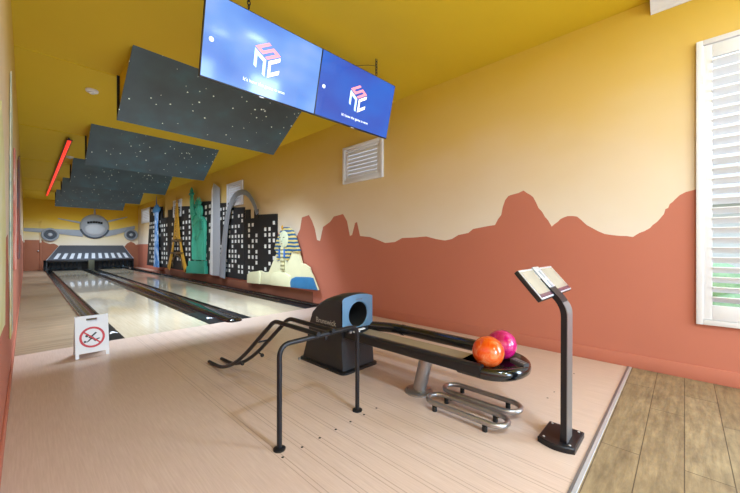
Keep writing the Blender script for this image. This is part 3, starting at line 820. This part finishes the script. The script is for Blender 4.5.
b = MB(); b.tube([(XS - .05, 11.86 + .19 * math.cos(math.radians(a)), 2.55 + .12 * math.sin(math.radians(a))) for a in range(0, 181, 20)], .035, 8, squash=(.6, 1, 1))
for k in range(7):
    a = math.radians(12 + k * 26)
    b.tube([(XS - .03, 11.86 + .17 * math.cos(a), 2.56 + .1 * math.sin(a)), (XS - .03, 11.86 + .40 * math.cos(a), 2.62 + .26 * math.sin(a))], .05, 5, radii=[.05, .012], squash=(.5, 1, 1))
b.build('crown', M['liberty'], t)
b = MB(); b.tube([(XS + .01, 12.3, 2.2), (XS, 12.45, 2.45), (XS, 12.52, 2.75), (XS, 12.53, 3.0)], .13, 10, radii=[.2, .17, .14, .11], squash=(.4, 1, 1)); b.build('raised_arm', M['liberty'], t)
b = MB(); b.lathe([(.06, 0), (.1, .05), (.2, .1), (.2, .14), (.12, .17), (.14, .24), (.02, .36)], (XS, 12.55, 2.93), 16, sx=.35); b.build('torch', M['liberty_dark'], t)
b = MB(); b.box(XS - .04, XS, 11.45, 11.7, 1.75, 2.05, .01); b.build('tablet', M['liberty_dark'], t)

b = MB(); b.box(4.11, 4.126, 11.9, 12.3, .9, 1.4); b.build('mounting_plate', M['dark'], t)

# white obelisk
t = thing('obelisk_cutout', 'tall white pointed obelisk beside the green statue', 'wall cutout', (4.07, 10.8, .3))
b = MB()
xa, xb = 4.02, 4.121
bo = [(xb, 11.16, .3), (xa, 10.64, .3), (xb, 10.28, .3)]; tp = [(xb, 10.99, 3.0), (xa, 10.60, 3.0), (xb, 10.32, 3.0)]; ap = (4.09, 10.74, 3.2)
b.face([bo[0], bo[1], tp[1], tp[0]]); b.face([tp[0], tp[1], ap]); b.face([bo[0], tp[0], tp[2], bo[2]]); b.face(list(reversed(bo))); b.face([tp[2], tp[0], ap])
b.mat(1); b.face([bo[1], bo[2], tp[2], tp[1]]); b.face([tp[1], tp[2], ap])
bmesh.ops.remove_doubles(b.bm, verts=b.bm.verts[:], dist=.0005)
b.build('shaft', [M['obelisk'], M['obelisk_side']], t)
b = MB(); b.box(4.12, 4.126, 10.6, 10.8, 1.0, 1.4); b.build('mounting_plate', M['dark'], t)

# silver arch
t_pts = [[10.02, 0.284], [9.96, 0.702], [9.91, 1.037], [9.84, 1.369], [9.77, 1.698], [9.66, 2.021], [9.52, 2.304], [9.33, 2.512], [9.14, 2.633], [8.93, 2.679], [8.7, 2.683], [8.47, 2.634], [8.29, 2.542], [8.1, 2.382], [7.97, 2.22], [7.86, 2.041]]
b = MB(); n = len(t_pts)
b.tube([(4.066, p[0], p[1]) for p in t_pts], .1, 12, radii=[.2 - .13 * min(1, i / (n * .6)) for i in range(n)], squash=(.28, 1, 1))
tag(b.build('arch_cutout', M['arch']), 'tall silver grey arch curving over the black buildings', 'wall cutout')

# sphinx
t = thing('sphinx_cutout', 'cream sphinx with blue and gold striped headdress at the skyline end', 'wall cutout', (4.08, 6.8, .27))
X1 = 4.12
b = MB(); b.prism([tuple(p) for p in [[8.38, 0.235], [8.36, 0.461], [8.22, 0.533], [7.98, 0.558], [7.72, 0.592], [7.56, 0.56], [7.31, 0.581], [7.06, 0.904], [6.93, 1.06], [6.74, 1.119], [6.27, 1.14], [6.05, 1.089], [5.97, 0.932], [5.93, 0.836], [5.84, 0.832], [5.67, 0.77], [5.61, 0.672], [5.52, 0.56], [5.36, 0.317], [6.27, 0.292], [7.17, 0.273]]], 4.07, X1, 'x', bev=.02); b.build('body', M['cream'], t)
b = MB(); b.prism([(5.75, .4), (6.95, .4), (6.9, 1.0), (6.1, 1.0)], 4.12, XR - .0005, 'x'); b.build('wall_mount', M['dark'], t)
for pl_ in ([[8.38, 0.235], [8.36, 0.461], [8.22, 0.533], [7.98, 0.558], [7.72, 0.592], [7.68, 0.521], [7.72, 0.256]], [[7.17, 0.273], [7.15, 0.512], [7.06, 0.575], [6.8, 0.616], [6.56, 0.614], [6.33, 0.543], [6.3, 0.296]]):
    b = MB(); b.prism([tuple(p) for p in pl_], 4.035, 4.08, 'x', bev=.025); b.build('foreleg', M['cream'], t)
b = MB(); b.prism([tuple(p) for p in [[6.3, 0.289], [6.34, 0.397], [6.27, 0.493], [6.13, 0.538], [5.84, 0.556], [5.61, 0.564], [5.51, 0.554], [5.36, 0.317]]], 4.045, 4.08, 'x', bev=.015); b.build('flank', M['blue_paint'], t)
b = MB(); b.prism([tuple(p) for p in [[6.99, 1.144], [6.88, 1.365], [6.76, 1.522], [6.6, 1.639], [6.45, 1.633], [6.27, 1.55], [6.16, 1.39], [6.07, 1.194], [6.0, 1.107], [6.05, 1.071], [6.27, 1.104], [6.34, 0.977], [6.46, 0.865], [6.52, 0.937], [6.53, 1.139], [6.67, 1.168], [6.75, 1.194], [6.8, 1.137], [6.76, 1.043], [6.8, 0.873], [6.88, 0.878], [6.89, 1.061]]], 4.035, 4.12, 'x', bev=.012); b.build('headdress', M['nemes'], t)
b = MB(); b.prism([tuple(p) for p in [[6.79, 1.137], [6.52, 1.146], [6.49, 0.948], [6.8, 0.926]]], 4.03, 4.08, 'x', bev=.01); b.build('collar', M['deep_blue'], t)
b = MB(); b.ball((4.035, 6.56, 1.36), .2, (.22, .92, 1.0), 28); b.ball((4.0, 6.59, 1.345), .025, (1, .8, 2.0), 12); b.build('face', M['face'], t)
for y in (6.50, 6.66):
    b = MB(); b.ball((3.998, y, 1.405), .022, (.4, 1.5, .4), 12); b.build('eye', M['dark'], t)
b = MB(); b.ball((3.998, 6.59, 1.262), .03, (.4, 1.3, .3), 12); b.build('mouth', paint('brown_paint', '#8C6A50', .6), t)
b = MB(); b.prism([tuple(p) for p in [[6.68, 1.183], [6.57, 1.183], [6.57, 0.658], [6.68, 0.671]]], 4.015, 4.06, 'x', bev=.008); b.build('beard', stripes('beard_stripes', '#D8D4AC', '#8E8A60', .09), t)
b = MB(); b.ball((4.02, 6.6, 1.635), .045, (.5, .8, 1.1), 12); b.build('brow_ornament', M['gold'], t)

# cutouts on the left wall, seen almost edge on
def lcut(poly, th, mat, lab):
    b = MB(); b.prism(poly, XL + .002, XL + th, 'x', bev=.01)
    tag(b.build('mural_art_panel', mat), lab, 'wall cutout', 'painted cutouts on the left wall')
lcut([(2.2, .75), (2.9, .72), (3.15, .7), (3.25, 1.3), (3.05, 1.75), (2.7, 2.0), (2.3, 1.7)], .008, M['lime'], 'pale yellow green cutout on the left wall nearest the viewer')
lcut([(4.1, .42), (4.75, .38), (4.8, 1.5), (4.6, 2.5), (4.3, 2.75), (4.15, 2.2)], .012, M['teal_white'], 'tall white and teal cutout on the left wall')
lcut([(5.2, .95), (6.4, .9), (6.5, 1.9), (6.1, 2.4), (5.4, 2.3)], .014, M['red_white'], 'red and white cutout on the left wall')
lcut([(7.6, 1.0), (10.5, .95), (10.6, 2.3), (9, 2.9), (7.8, 2.6)], .016, M['blue_red'], 'blue and red cutout on the left wall farthest from the viewer')

# ------------------------------------------------------------------ hanging screens
def tv(cx_, cy_, cz_, lab, smat, lighter):
    W, H = 1.188, .69
    t = thing('hanging_screen', lab, 'television', (cx_, cy_, cz_), 'hanging screens', rot=(math.radians(14), 0, math.radians(-1.6)))
    b = MB(); b.box(-W / 2, W / 2, 0, .035, 0, H, .004); b.box(-.3, .3, .03, .06, .1, .5, .01); b.build('case', M['black_plastic'], t, local=True)
    b = MB(); b.box(-W / 2 + .008, W / 2 - .008, -.003, .001, .014, H - .008); scn = b.build('display', smat, t, local=True)
    b = MB(); b.box(-.05, .0, -.006, .002, -.006, .004, .002); b.build('logo_plate', M['silver'], t, local=True)
    # cube emblem: S on top, n left, C right
    cxm, cz, L = -.008, .352, .152
    ex = Vector((L * .866, 0, L * .5)); ez = Vector((0, 0, L)); el = Vector((-L * .866, 0, L * .5))
    O = Vector((cxm, -.0045, cz - .02))
    def para(o, u, v, cells, name, mat):
        b = MB()
        for (u0, v0, u1, v1) in cells:
            b.face([tuple(o + u * a + v * c) for a, c in ((u0, v0), (u1, v0), (u1, v1), (u0, v1))])
        b.build(name, mat, scn, local=True, recalc=False)
    g = Vector((0, 0, -L))
    OB = O - ez * .98          # bottom corner of cube
    gap = .1
    # right face: C, u along ex, v along ez
    para(OB + ex * gap, ex * .9, ez, [(0, 0, .22, 1), (.22, 0, 1, .24), (.22, .76, 1, 1)], 'letter_c', M['logo_cream'])
    # left face: n
    para(OB + el * gap, el * .9, ez, [(0, 0, .24, 1), (.76, 0, 1, 1), (.24, .74, .76, 1)], 'letter_n', M['logo_cyan'])
    OT = OB + ez * 1.1
    para(OT, ex, el, [(0, 0, .2, 1) if 0 else (0, 0, 1, .2), (0, .4, 1, .6), (0, .8, 1, 1), (0, .2, .22, .4) if 0 else (.78, .2, 1, .4) , (0, .6, .22, .8)], 'letter_s', M['logo_pink'])
    text_mesh('tagline', "It's how the game is won", .043, M['logo_white'], scn, Matrix.Translation((cxm, -.0045, .108)) @ Matrix.Rotation(PI / 2, 4, 'X'))
    b = MB(); b.lathe([(.02, 0), (.02, .0008)], (0, 0, 0), 20, M4=Matrix.Translation((-W / 2 + .072, -.0045, .325)) @ Matrix.Rotation(PI / 2, 4, 'X')); b.build('white_dot', M['logo_white'], scn, local=True)
    return t
yaw = math.radians(-1.6)
tv(1.623, 3.0, 2.665, 'left hanging screen showing a blue logo picture lightened for window reflections', M['screen_a'], True)
tv(2.8125, 2.967, 2.668, 'right hanging screen showing a deep blue logo picture', M['screen_b'], False)
for lab, x, y in (('short dark chain holding up the left screen', 1.40, 2.862), ('short dark chain holding up the right screen', 3.06, 2.815)):
    t = thing('hanging_chain', lab, 'chain', (x, y, 3.36), 'screen chains')
    zt0, zt1 = 3.362, HC
    n = 6; L = (zt1 - zt0) / n
    for k in range(n):
        b = MB(); zc = zt0 + L * (k + .5); rr = L * .68; pts = []
        for j in range(12):
            a = 2 * PI * j / 12; u = .014 * math.cos(a); v = rr * math.sin(a)
            pts.append((x + (u if k % 2 else 0), y + (0 if k % 2 else u), zc + v))
        b.tube(pts, .0045, 6, closed=True); b.build('link', M['black_metal'], t)
    b = MB(); b.tube([(x, y, zt0 + .12), (x - .1, y + .05, zt0 + .11), (x - .3, y + .15, zt0 + .06)], .003, 5); b.build('cable', M['black_metal'], t)

# ------------------------------------------------------------------ ball return
t = thing('ball_return', 'black bowling ball return with hooded lift and long two rail rack', 'ball return', (2.3, 1.9, 0))
hx0, hx1 = 2.055, 2.475; hc = (hx0 + hx1) / 2; hw_ = (hx1 - hx0) / 2
prof = [(2.31, .02), (2.335, .30), (2.335, .55), (2.335, .685), (2.37, .705), (2.5, .692), (2.62, .655), (2.72, .60), (2.79, .54), (2.84, .42), (2.90, .2), (2.965, .02)]
b = MB(); n = 12; outs = []
for j in range(n + 1):
    u = -1 + 2 * j / n; x = hc + hw_ * u; crown = .035 * (1 - u * u)
    edge = 1 if abs(u) < .99 else .97
    outs.append([(x, 2.6 + (p[0] - 2.6) * (1 if abs(u) < .99 else .985), p[1] * edge + (crown if p[1] > .5 else 0)) for p in prof])
rings = [[b.bm.verts.new(p) for p in o] for o in outs]
for A_, B_ in zip(rings, rings[1:]):
    for k in range(3, len(prof) - 1): b.bm.faces.new((A_[k], A_[k + 1], B_[k + 1], B_[k]))
    b.bm.faces.new((A_[0], A_[1], B_[1], B_[0]))
b.bm.faces.new(rings[0]); b.bm.faces.new(rings[-1])
hood = b.build('hood', M['hood'], t, angle=40)
# front panel with the round ball opening
b = MB(); N = 48; cyz = (hc - .005, .535); ra, rb = .125, .12
def outer(a):
    dx, dz = math.cos(a), math.sin(a)
    L_ = 10
    for lim, dd in ((hx1 - .004 - cyz[0], dx), (hx0 + .004 - cyz[0], dx)):
        if dd * lim > 1e-6: L_ = min(L_, lim / dd)
    for lim, dd in ((.712 - cyz[1], dz), (.40 - cyz[1], dz)):
        if dd * lim > 1e-6: L_ = min(L_, lim / dd)
    x = cyz[0] + dx * L_; z = cyz[1] + dz * L_
    if z > .7: z = .70 + .03 * (1 - ((x - hc) / hw_) ** 2)
    return x, z
R0 = []; R1 = []; R2 = []; R3 = []
angs = [2 * PI * k / N for k in range(N)]
for a in angs:
    x, z = outer(a); R0.append(b.bm.verts.new((x, 2.328, z)))
    R1.append(b.bm.verts.new((cyz[0] + ra * 1.06 * math.cos(a), 2.315, cyz[1] + rb * 1.06 * math.sin(a))))
    R2.append(b.bm.verts.new((cyz[0] + ra * math.cos(a), 2.325, cyz[1] + rb * math.sin(a))))
for k in range(N):
    j = (k + 1) % N
    b.bm.faces.new((R0[k], R0[j], R1[j], R1[k])); b.bm.faces.new((R1[k], R1[j], R2[j], R2[k]))
fp = b.build('front_panel', M['blue_panel'], t, angle=50)
b = MB()
T0 = [b.bm.verts.new((cyz[0] + ra * math.cos(a), 2.324, cyz[1] + rb * math.sin(a))) for a in angs]
T1 = [b.bm.verts.new((cyz[0] + ra * .9 * math.cos(a), 2.6, cyz[1] + rb * .9 * math.sin(a))) for a in angs]
for k in range(N): j = (k + 1) % N; b.bm.faces.new((T0[k], T0[j], T1[j], T1[k]))
b.bm.faces.new(T1); b.build('throat', M['dark'], t)
b = MB(); b.box(hx0 + .004, hx1 - .004, 2.34, 2.37, .05, .40); b.build('lower_front', M['black_plastic'], t)
def mtx(xa, ya, o): return Matrix((tuple(list(c) + [0]) for c in ((1, 0, 0), (0, 1, 0), (0, 0, 1)))) if 0 else None
rotL = Matrix(((0, 0, -1, 0), (-1, 0, 0, 0), (0, 1, 0, 0), (0, 0, 0, 1)))   # text on a face that looks towards -x
text_mesh('lettering', 'Brunswick', .075, M['print'], hood, Matrix.Translation((hx0 - 2.3 - .004, 2.57 - 1.9, .455)) @ rotL)
text_mesh('small_lettering', 'Brunswick', .02, M['grey_print'], fp, Matrix.Translation((hc - 2.3, 2.312 - 1.9, .685)) @ Matrix.Rotation(PI / 2, 4, 'X'))
b = MB()
def rr_out(x0, x1, y0, y1, r, z, n=6):
    out = []
    for cx_, cy_, a0 in ((x1 - r, y1 - r, 0), (x0 + r, y1 - r, 90), (x0 + r, y0 + r, 180), (x1 - r, y0 + r, 270)):
        for k in range(n + 1):
            a = math.radians(a0 + 90 * k / n); out.append((cx_ + r * math.cos(a), cy_ + r * math.sin(a), z))
    return out
b.loft([rr_out(2.02, 2.51, 2.27, 3.0, .06, 0), rr_out(2.02, 2.51, 2.27, 3.0, .06, .018), rr_out(2.03, 2.5, 2.28, 2.99, .06, .024)]); b.build('base_plate', M['black_plastic'], t)
b = MB(); b.lathe([(.014, 0), (.014, .02), (.008, .024)], (2.01, 2.96, 0), 12); b.build('anchor_bolt', M['steel'], t)
# rails
b = MB()
def rrect(y, x0, x1, z0, z1, r=.02, n=4):
    out = []
    for cx_, cz, a0 in ((x1 - r, z1 - r, 0), (x0 + r, z1 - r, 90), (x0 + r, z0 + r, 180), (x1 - r, z0 + r, 270)):
        for k in range(n + 1):
            a = math.radians(a0 + 90 * k / n); out.append((cx_ + r * math.cos(a), y, cz + r * math.sin(a)))
    return out
b.loft([rrect(.985, 2.088, 2.15, .322, .405), rrect(2.36, 2.088, 2.15, .322, .405)]); b.build('side_rail', M['black_plastic'], t)
b = MB(); b.tube([(2.585, 1.13, .374), (2.585, 2.03, .374)], .049, 18); b.build('side_rail', M['gloss_black'], t)
b = MB(); b.tube(bezier_corner([(2.585, 2.0, .372), (2.585, 2.14, .372), (2.44, 2.40, .38)], .12), .049, 16); b.lathe([(.054, -.012), (.054, .012)], (0, 0, 0), 18, M4=Matrix.Translation((2.585, 2.02, .372)) @ Matrix.Rotation(PI / 2, 4, 'X')); b.build('elbow', M['gloss_black'], t)
b = MB(); outs = []
for y in (1.06, 1.7, 2.36):
    outs.append([(2.145, y, .325)] + [(2.145 + .295 * k / 8, y, .352 - .022 * math.sin(PI * k / 8)) for k in range(9)] + [(2.44, y, .325)])
b.loft(outs); b.build('ball_track', M['tan_track'], t)
for y0, x0, x1 in ((2.20, 2.10, 2.17), (2.24, 2.2, 2.28)):
    b = MB(); b.box(x0, x1, y0, y0 + .03, .398, .41, .004) ; b.build('white_pad', M['white'], t)
# rounded end tray
def dshape(off, z):
    cx_, cy_, r = 2.362, .995, .272 - off; out = []
    for k in range(25):
        a = PI + PI * k / 24; out.append((cx_ + r * math.cos(a), cy_ + (.232 - off) / (.272 - off) * r * math.sin(a), z))
    out += [(cx_ + r, 1.16, z), (cx_ - r, 1.16, z)]
    return out
b = MB(); b.loft([dshape(.06, .302), dshape(.02, .31), dshape(.003, .325), dshape(0, .35), dshape(.005, .372), dshape(.022, .386), dshape(.035, .389), dshape(.075, .350)])
b.build('end_tray', M['gloss_black'], t, angle=60)
b = MB(); mt = Matrix.Translation((2.37, .828, .394)) @ Matrix.Rotation(math.radians(-15), 4, 'Z') @ Matrix.Rotation(math.radians(8), 4, 'X')
b.box(-.03, .03, -.055, .055, -.02, .012, .005, M4=mt)
vg = b.build('vent_grille', paint('dark_grey_grille', '#45474C', .4), t)
b = MB()
for k in range(5): b.box(-.02, .02, -.042 + k * .018, -.034 + k * .018, .0115, .014, M4=mt)
b.build('grille_slats', M['steel_dark'], vg)
b = MB(); b.lathe([(.03, 0), (.03, .02)], (2.36, .93, .285), 14); b.build('underside_knob', M['steel_dark'], t)
b = MB(); b.tube([(2.25, 1.585, .02), (2.285, 1.53, .325)], .055, 24); ped = b.build('pedestal', M['steel'], t)
b = MB(); b.lathe([(.115, 0), (.115, .012), (.105, .02), (.07, .026)], (2.246, 1.59, 0), 28); b.build('foot_flange', M['steel'], ped)
for a in (.6, 2.2, 3.8, 5.3):
    b = MB(); b.lathe([(.011, .015), (.011, .028)], (2.246 + .09 * math.cos(a), 1.59 + .09 * math.sin(a), 0), 8); b.build('bolt', M['steel_dark'], ped)
b = MB(); b.box(2.13, 2.43, 1.48, 1.58, .312, .33, .004); b.build('cross_brace', M['black_plastic'], t)

# balls
def bowl(c, mat, lab, holes):
    b = MB(); b.ball((0, 0, 0), .108, seg=48)
    o = b.build('bowling_ball', mat); o.location = c; o.rotation_euler = (.4, .3, 1.1)
    tag(o, lab, 'bowling ball', 'bowling balls on the ball return')
bowl((2.25, 1.0, .4595), M['ball_orange'], 'orange marbled bowling ball on the ball return end tray', None)
bowl((2.488, 1.0, .4595), M['ball_pink'], 'magenta pink bowling ball on the ball return end tray', None)

# ------------------------------------------------------------------ looped tube racks on the floor
def loop_rack(x0, x1, y0, y1, lab):
    t = thing('tube_rack', lab, 'floor rack', ((x0 + x1) / 2, (y0 + y1) / 2, 0), 'looped steel racks on the floor')
    r = (x1 - x0) / 2; xc = (x0 + x1) / 2; pts = []
    for k in range(15): a = PI * k / 14; pts.append((xc + r * math.cos(a), y1 - r + r * math.sin(a), .056))
    for k in range(15): a = PI + PI * k / 14; pts.append((xc + r * math.cos(a), y0 + r + r * math.sin(a), .056))
    b = MB(); b.tube(pts, .0185, 14, closed=True); b.build('loop', M['steel'], t)
    for x in (x0, x1):
        for y in (y0 + r + .03, y1 - r - .01):
            b = MB(); b.lathe([(.017, 0), (.017, .04)], (x, y, 0), 14); b.build('foot', M['rubber'], t)
loop_rack(2.06, 2.225, .825, 1.41, 'looped silver tube rack on the floor nearer the viewer')
loop_rack(2.30, 2.475, .83, 1.415, 'looped silver tube rack on the floor farther from the viewer')

# ------------------------------------------------------------------ bowling ramp
t = thing('bowling_ramp', 'black tubular bowling ramp with arched stand and two curved rails', 'bowling ramp', (1.36, 2.4, 0))
b = MB(); yU = 1.73
b.tube(bezier_corner([(1.035, yU, .015), (1.035, yU, .615), (1.675, yU, .618), (1.675, yU, .015)], .075, 8), .0155, 14); b.build('arched_stand', M['black_metal'], t)
for x in (1.035, 1.675):
    b = MB(); b.lathe([(.036, 0), (.036, .008), (.02, .014)], (x, yU, 0), 18); b.build('foot_plate', M['black_metal'], t)
for x in (1.30, 1.425):
    b = MB(); pts = [(x, 1.70, .634), (x, 2.245, .636), (x, 2.73, .27), (x, 2.95, .135), (x, 3.22, .03), (x, 3.53, .018)]
    ctrl = bezier_corner(pts[:4], .07, 5)
    ctrl = bezier_corner(pts[:3], .06, 6)[:-1] + bezier_corner([pts[1]] + pts[2:], .16, 7)[1:]
    b.tube(ctrl, .0165, 12); b.build('rail', M['black_metal'], t)
b = MB(); b.tube([(1.30, 2.56, .405), (1.425, 2.56, .405)], .008, 8); b.build('cross_bar', M['black_metal'], t)
for x, y, z in ((1.425, 2.74, .262), (1.30, 2.86, .19)):
    b = MB(); b.tube([(x, y, z), (x + .035, y, z - .03)], .007, 8); b.ball((x + .04, y, z - .038), .017, seg=14); b.build('stop_knob', M['rubber'], t)
for x, y in ((1.39, 1.74), (1.60, 1.74)):
    b = MB(); b.box(x - .01, x + .01, y - .008, y + .012, .575, .608, .003); b.build('clamp', M['black_metal'], t)
b = MB(); b.lathe([(.009, 0), (.009, .01)], (0, 0, 0), 10, M4=Matrix.Translation((1.60, 1.727, .588)) @ Matrix.Rotation(PI / 2, 4, 'X')); b.build('clamp_bolt', M['steel'], t)

# ------------------------------------------------------------------ score kiosk
t = thing('score_kiosk', 'dark metal kiosk with twin tilted tablets at the right of the approach', 'kiosk', (2.30, .55, 0))
b = MB()
def kb(off, z):
    x0, x1, y0, y1 = 2.165 + off, 2.425 - off, .455 + off, .655 - off
    out = [(x1, y0, z), (x1, y1, z), (x0 + .015, y1, z)]
    for k in range(1, 8): 
        u = k / 8; out.append((x0 + .015 - .03 * math.sin(PI * u), y1 + (y0 - y1) * u, z))
    out.append((x0 + .015, y0, z)); return out
b.loft([kb(0, 0), kb(0, .028), kb(.006, .034)]); base = b.build('base', M['black_metal'], t, angle=30)
for x, y in ((2.2, .485), (2.2, .625), (2.4, .48), (2.4, .63)):
    s_ = MB(); s_.lathe([(.007, .033), (.007, .037), (.004, .038)], (x, y, 0), 10); s_.build('screw', M['silver'], base)
tl = .87; ey = Vector((0, math.cos(tl), math.sin(tl))); nz = Vector((0, -math.sin(tl), math.cos(tl)))
C0 = Vector((2.30, .636, .981))
lowpt = C0 - ey * .155 + nz * .006
def band(pts, hw2, th, b):
    """flat bar along pts in the y-z plane"""
    pts = [Vector(p) for p in pts]; outs = []
    for i, p in enumerate(pts):
        a = pts[max(0, i - 1)]; c = pts[min(len(pts) - 1, i + 1)]; tg = (c - a).normalized(); nn = Vector((1, 0, 0)).cross(tg).normalized()
        outs.append([tuple(p + Vector((sx * hw2, 0, 0)) + nn * sy * th) for sx, sy in ((-1, -1), (1, -1), (1, 1), (-1, 1))])
    b.loft(outs)
b = MB()
pts_ = bezier_corner([(2.265, .52, .03), (2.265, .517, .845), tuple(Vector((2.265, C0.y, C0.z)) + ey * .02 - nz * .008)], .07, 8)
band(pts_, .06, .016, b)
pst = b.build('post', M['black_metal'], t, angle=40)
b = MB(); pts2 = bezier_corner([(2.265, .502, .035), (2.265, .499, .835), tuple(Vector((2.265, C0.y, C0.z)) - ey * .10 + nz * .009)], .075, 8)
band(pts2, .0585, .002, b); b.build('front_face', M['steel_dark'], pst, angle=40)
b = MB(); mt = Matrix.Translation(C0) @ Matrix.Rotation(tl, 4, 'X')
b.box(-.325, .325, -.104, .104, -.028, 0, .006, M4=mt); cs = b.build('tablet_case', M['black_plastic'], t)
b = MB(); b.box(-.322, .322, -.101, .101, -.001, .003, .001, M4=mt); b.build('silver_bezel', M['silver'], cs)
for s in (-1, 1):
    b = MB(); b.box(*((-.312, -.1) if s < 0 else (.035, .312)), -.092, .088, .002, .0045, M4=mt); b.build('tablet_screen', M['tablet'], cs)
    b = MB(); b.box(*((-.312, -.1) if s < 0 else (.035, .312)), -.092, -.07, .0042, .0052, M4=mt); b.build('screen_bar', paint('plum_screen_bar', '#5A3E4C', .2), cs)
b = MB(); b.box(-.09, .025, -.112, .106, .005, .012, .002, M4=mt); st_ = b.build('centre_strip', M['silver'], t)
for v0, v1 in ((-.055, .0), (.02, .075)):
    for k in range(6):
        b = MB(); vv = v0 + (v1 - v0) * k / 6
        b.box(-.045, -.02, vv, vv + .006, .0118, .0128, M4=mt); b.build('faint_print', M['grey_print'], st_)

# ------------------------------------------------------------------ folding warning sign
t = thing('folding_sign', 'white folding floor sign with red no bowling symbol at the left gutter', 'floor sign', (.5, 4.75, 0))
W, H = .285, .43; y0 = 4.66; lean = .10
fm = Matrix(((1, 0, 0, .362), (0, 1, lean / H, y0), (0, 0, 1, 0), (0, 0, 0, 1)))
def panel(b, mt, th):
    # outline with leg cut and carrying slot
    pcs = [(0, W, .045, .375), (0, .03, 0, .045), (W - .03, W, 0, .045), (0, .095, .375, .405), (.19, W, .375, .405), (0, W, .405, H)]
    for x0, x1, z0, z1 in pcs: b.box(x0, x1, 0, th, z0, z1, 0, M4=mt)
    b.prism([(0, 0), (.03, 0), (.045, .045), (0, .045)], 0, 0, 'y') if 0 else None
b = MB(); panel(b, fm, .012); f_ = b.build('front_panel', M['white'], t)
bmx = Matrix(((1, 0, 0, .362), (0, 1, -lean / H, y0 + 2 * lean + .03), (0, 0, 1, 0), (0, 0, 0, 1)))
b = MB(); panel(b, bmx, .012); b.build('back_panel', M['white'], t)
cxs, czs, R_ = .142, .205, .105
def ring(b, r0, r1, y=-.0015, n=48):
    for k in range(n):
        a, c = 2 * PI * k / n, 2 * PI * (k + 1) / n
        b.face([fm @ Vector((cxs + r0 * math.cos(a), y, czs + r0 * math.sin(a))), fm @ Vector((cxs + r1 * math.cos(a), y, czs + r1 * math.sin(a))), fm @ Vector((cxs + r1 * math.cos(c), y, czs + r1 * math.sin(c))), fm @ Vector((cxs + r0 * math.cos(c), y, czs + r0 * math.sin(c)))])
b = MB(); ring(b, .088, R_ + .004)
def strip(b, p, q, w, y):
    p, q = Vector(p), Vector(q); d_ = (q - p).normalized(); n_ = Vector((-d_.y, d_.x)) * w / 2
    b.face([fm @ Vector((cxs + v.x, y, czs + v.y)) for v in (p + n_, q + n_, q - n_, p - n_)])
strip(b, (-.075, .065), (.07, -.07), .015, -.002)
b.build('red_ring', M['red'], f_, recalc=False)
b = MB()
y_ = -.001
for p, q, w_ in (((-.015, .0), (.035, .045), .016), ((-.025, .012), (.005, -.015), .028), ((.0, -.008), (.03, -.045), .017), ((.018, -.032), (.062, -.02), .012), ((-.01, -.012), (-.035, -.04), .013), ((-.035, -.04), (-.05, -.045), .01)):
    strip(b, p, q, w_, y_)
for (px, pz), r in (((-.045, .018), .014), ((-.062, -.04), .011)):
    b.face([fm @ Vector((cxs + px + r * math.cos(2 * PI * k / 16), y_, czs + pz + r * math.sin(2 * PI * k / 16))) for k in range(16)])
b.build('bowler_symbol', M['signblack'], f_, recalc=False)

# ------------------------------------------------------------------ light
def area(name, loc, rot, sx, sy, power, col=(1, 1, 1), spread=180):
    l = bpy.data.lights.new(name, 'AREA'); l.shape = 'RECTANGLE'; l.size = sx; l.size_y = sy; l.energy = power; l.color = col; l.spread = math.radians(spread)
    o = bpy.data.objects.new(name, l); COL.objects.link(o); o.location = loc; o.rotation_euler = rot; return o
DAY = (.56, .76, 1)
area('daylight_side_window', (XR + .05, -3.3, 1.77), (0, PI / 2, 0), 2.3, 1.9, 190, DAY)
for x0, x1 in wx: area('daylight_back_window', ((x0 + x1) / 2, YB - .05, 1.75), (PI / 2, 0, 0), x1 - x0 - .1, 2.2, 110 if x0 < 2 else 60, DAY)
for x, y in ((1.2, -1.2), (3.0, -1.2), (1.2, -3.6), (3.0, -3.6)): area('lounge_fill_light', (x, y, HC - .03), (0, 0, 0), .35, .35, 60 if x < 2 else 14, (.62, .80, 1))  # unseen fill lights added behind the viewer to brighten the room
for i, yb in enumerate(BACKS):
    area('lane_light', (2.0 if i == 0 else 2.05, yb + .2, HC - .12), (math.radians(12), 0, 0), 1.7 if i == 0 else 2.2, .1, (88, 46, 42, 52, 70)[i], (.68, .84, 1), 105 if i == 0 else 140)
world = bpy.data.worlds.new('World'); SC.world = world; world.use_nodes = True
bg = world.node_tree.nodes['Background']; bg.inputs[0].default_value = (.72, .86, 1, 1); bg.inputs[1].default_value = 1.8

# ------------------------------------------------------------------ camera
cam = bpy.data.cameras.new('camera'); co = bpy.data.objects.new('camera', cam); COL.objects.link(co)
cam.sensor_fit = 'HORIZONTAL'; cam.sensor_width = 36; cam.lens = 16; cam.clip_start = .02
co.location = (0, 0, 1.2); co.rotation_euler = (PI / 2, 0, -math.atan2(344, 328.9))
SC.camera = co
SC.view_settings.view_transform = 'Standard'; SC.view_settings.look = 'None'; SC.view_settings.gamma = 1; SC.view_settings.exposure = 0.9
SC.view_settings.use_curve_mapping = False
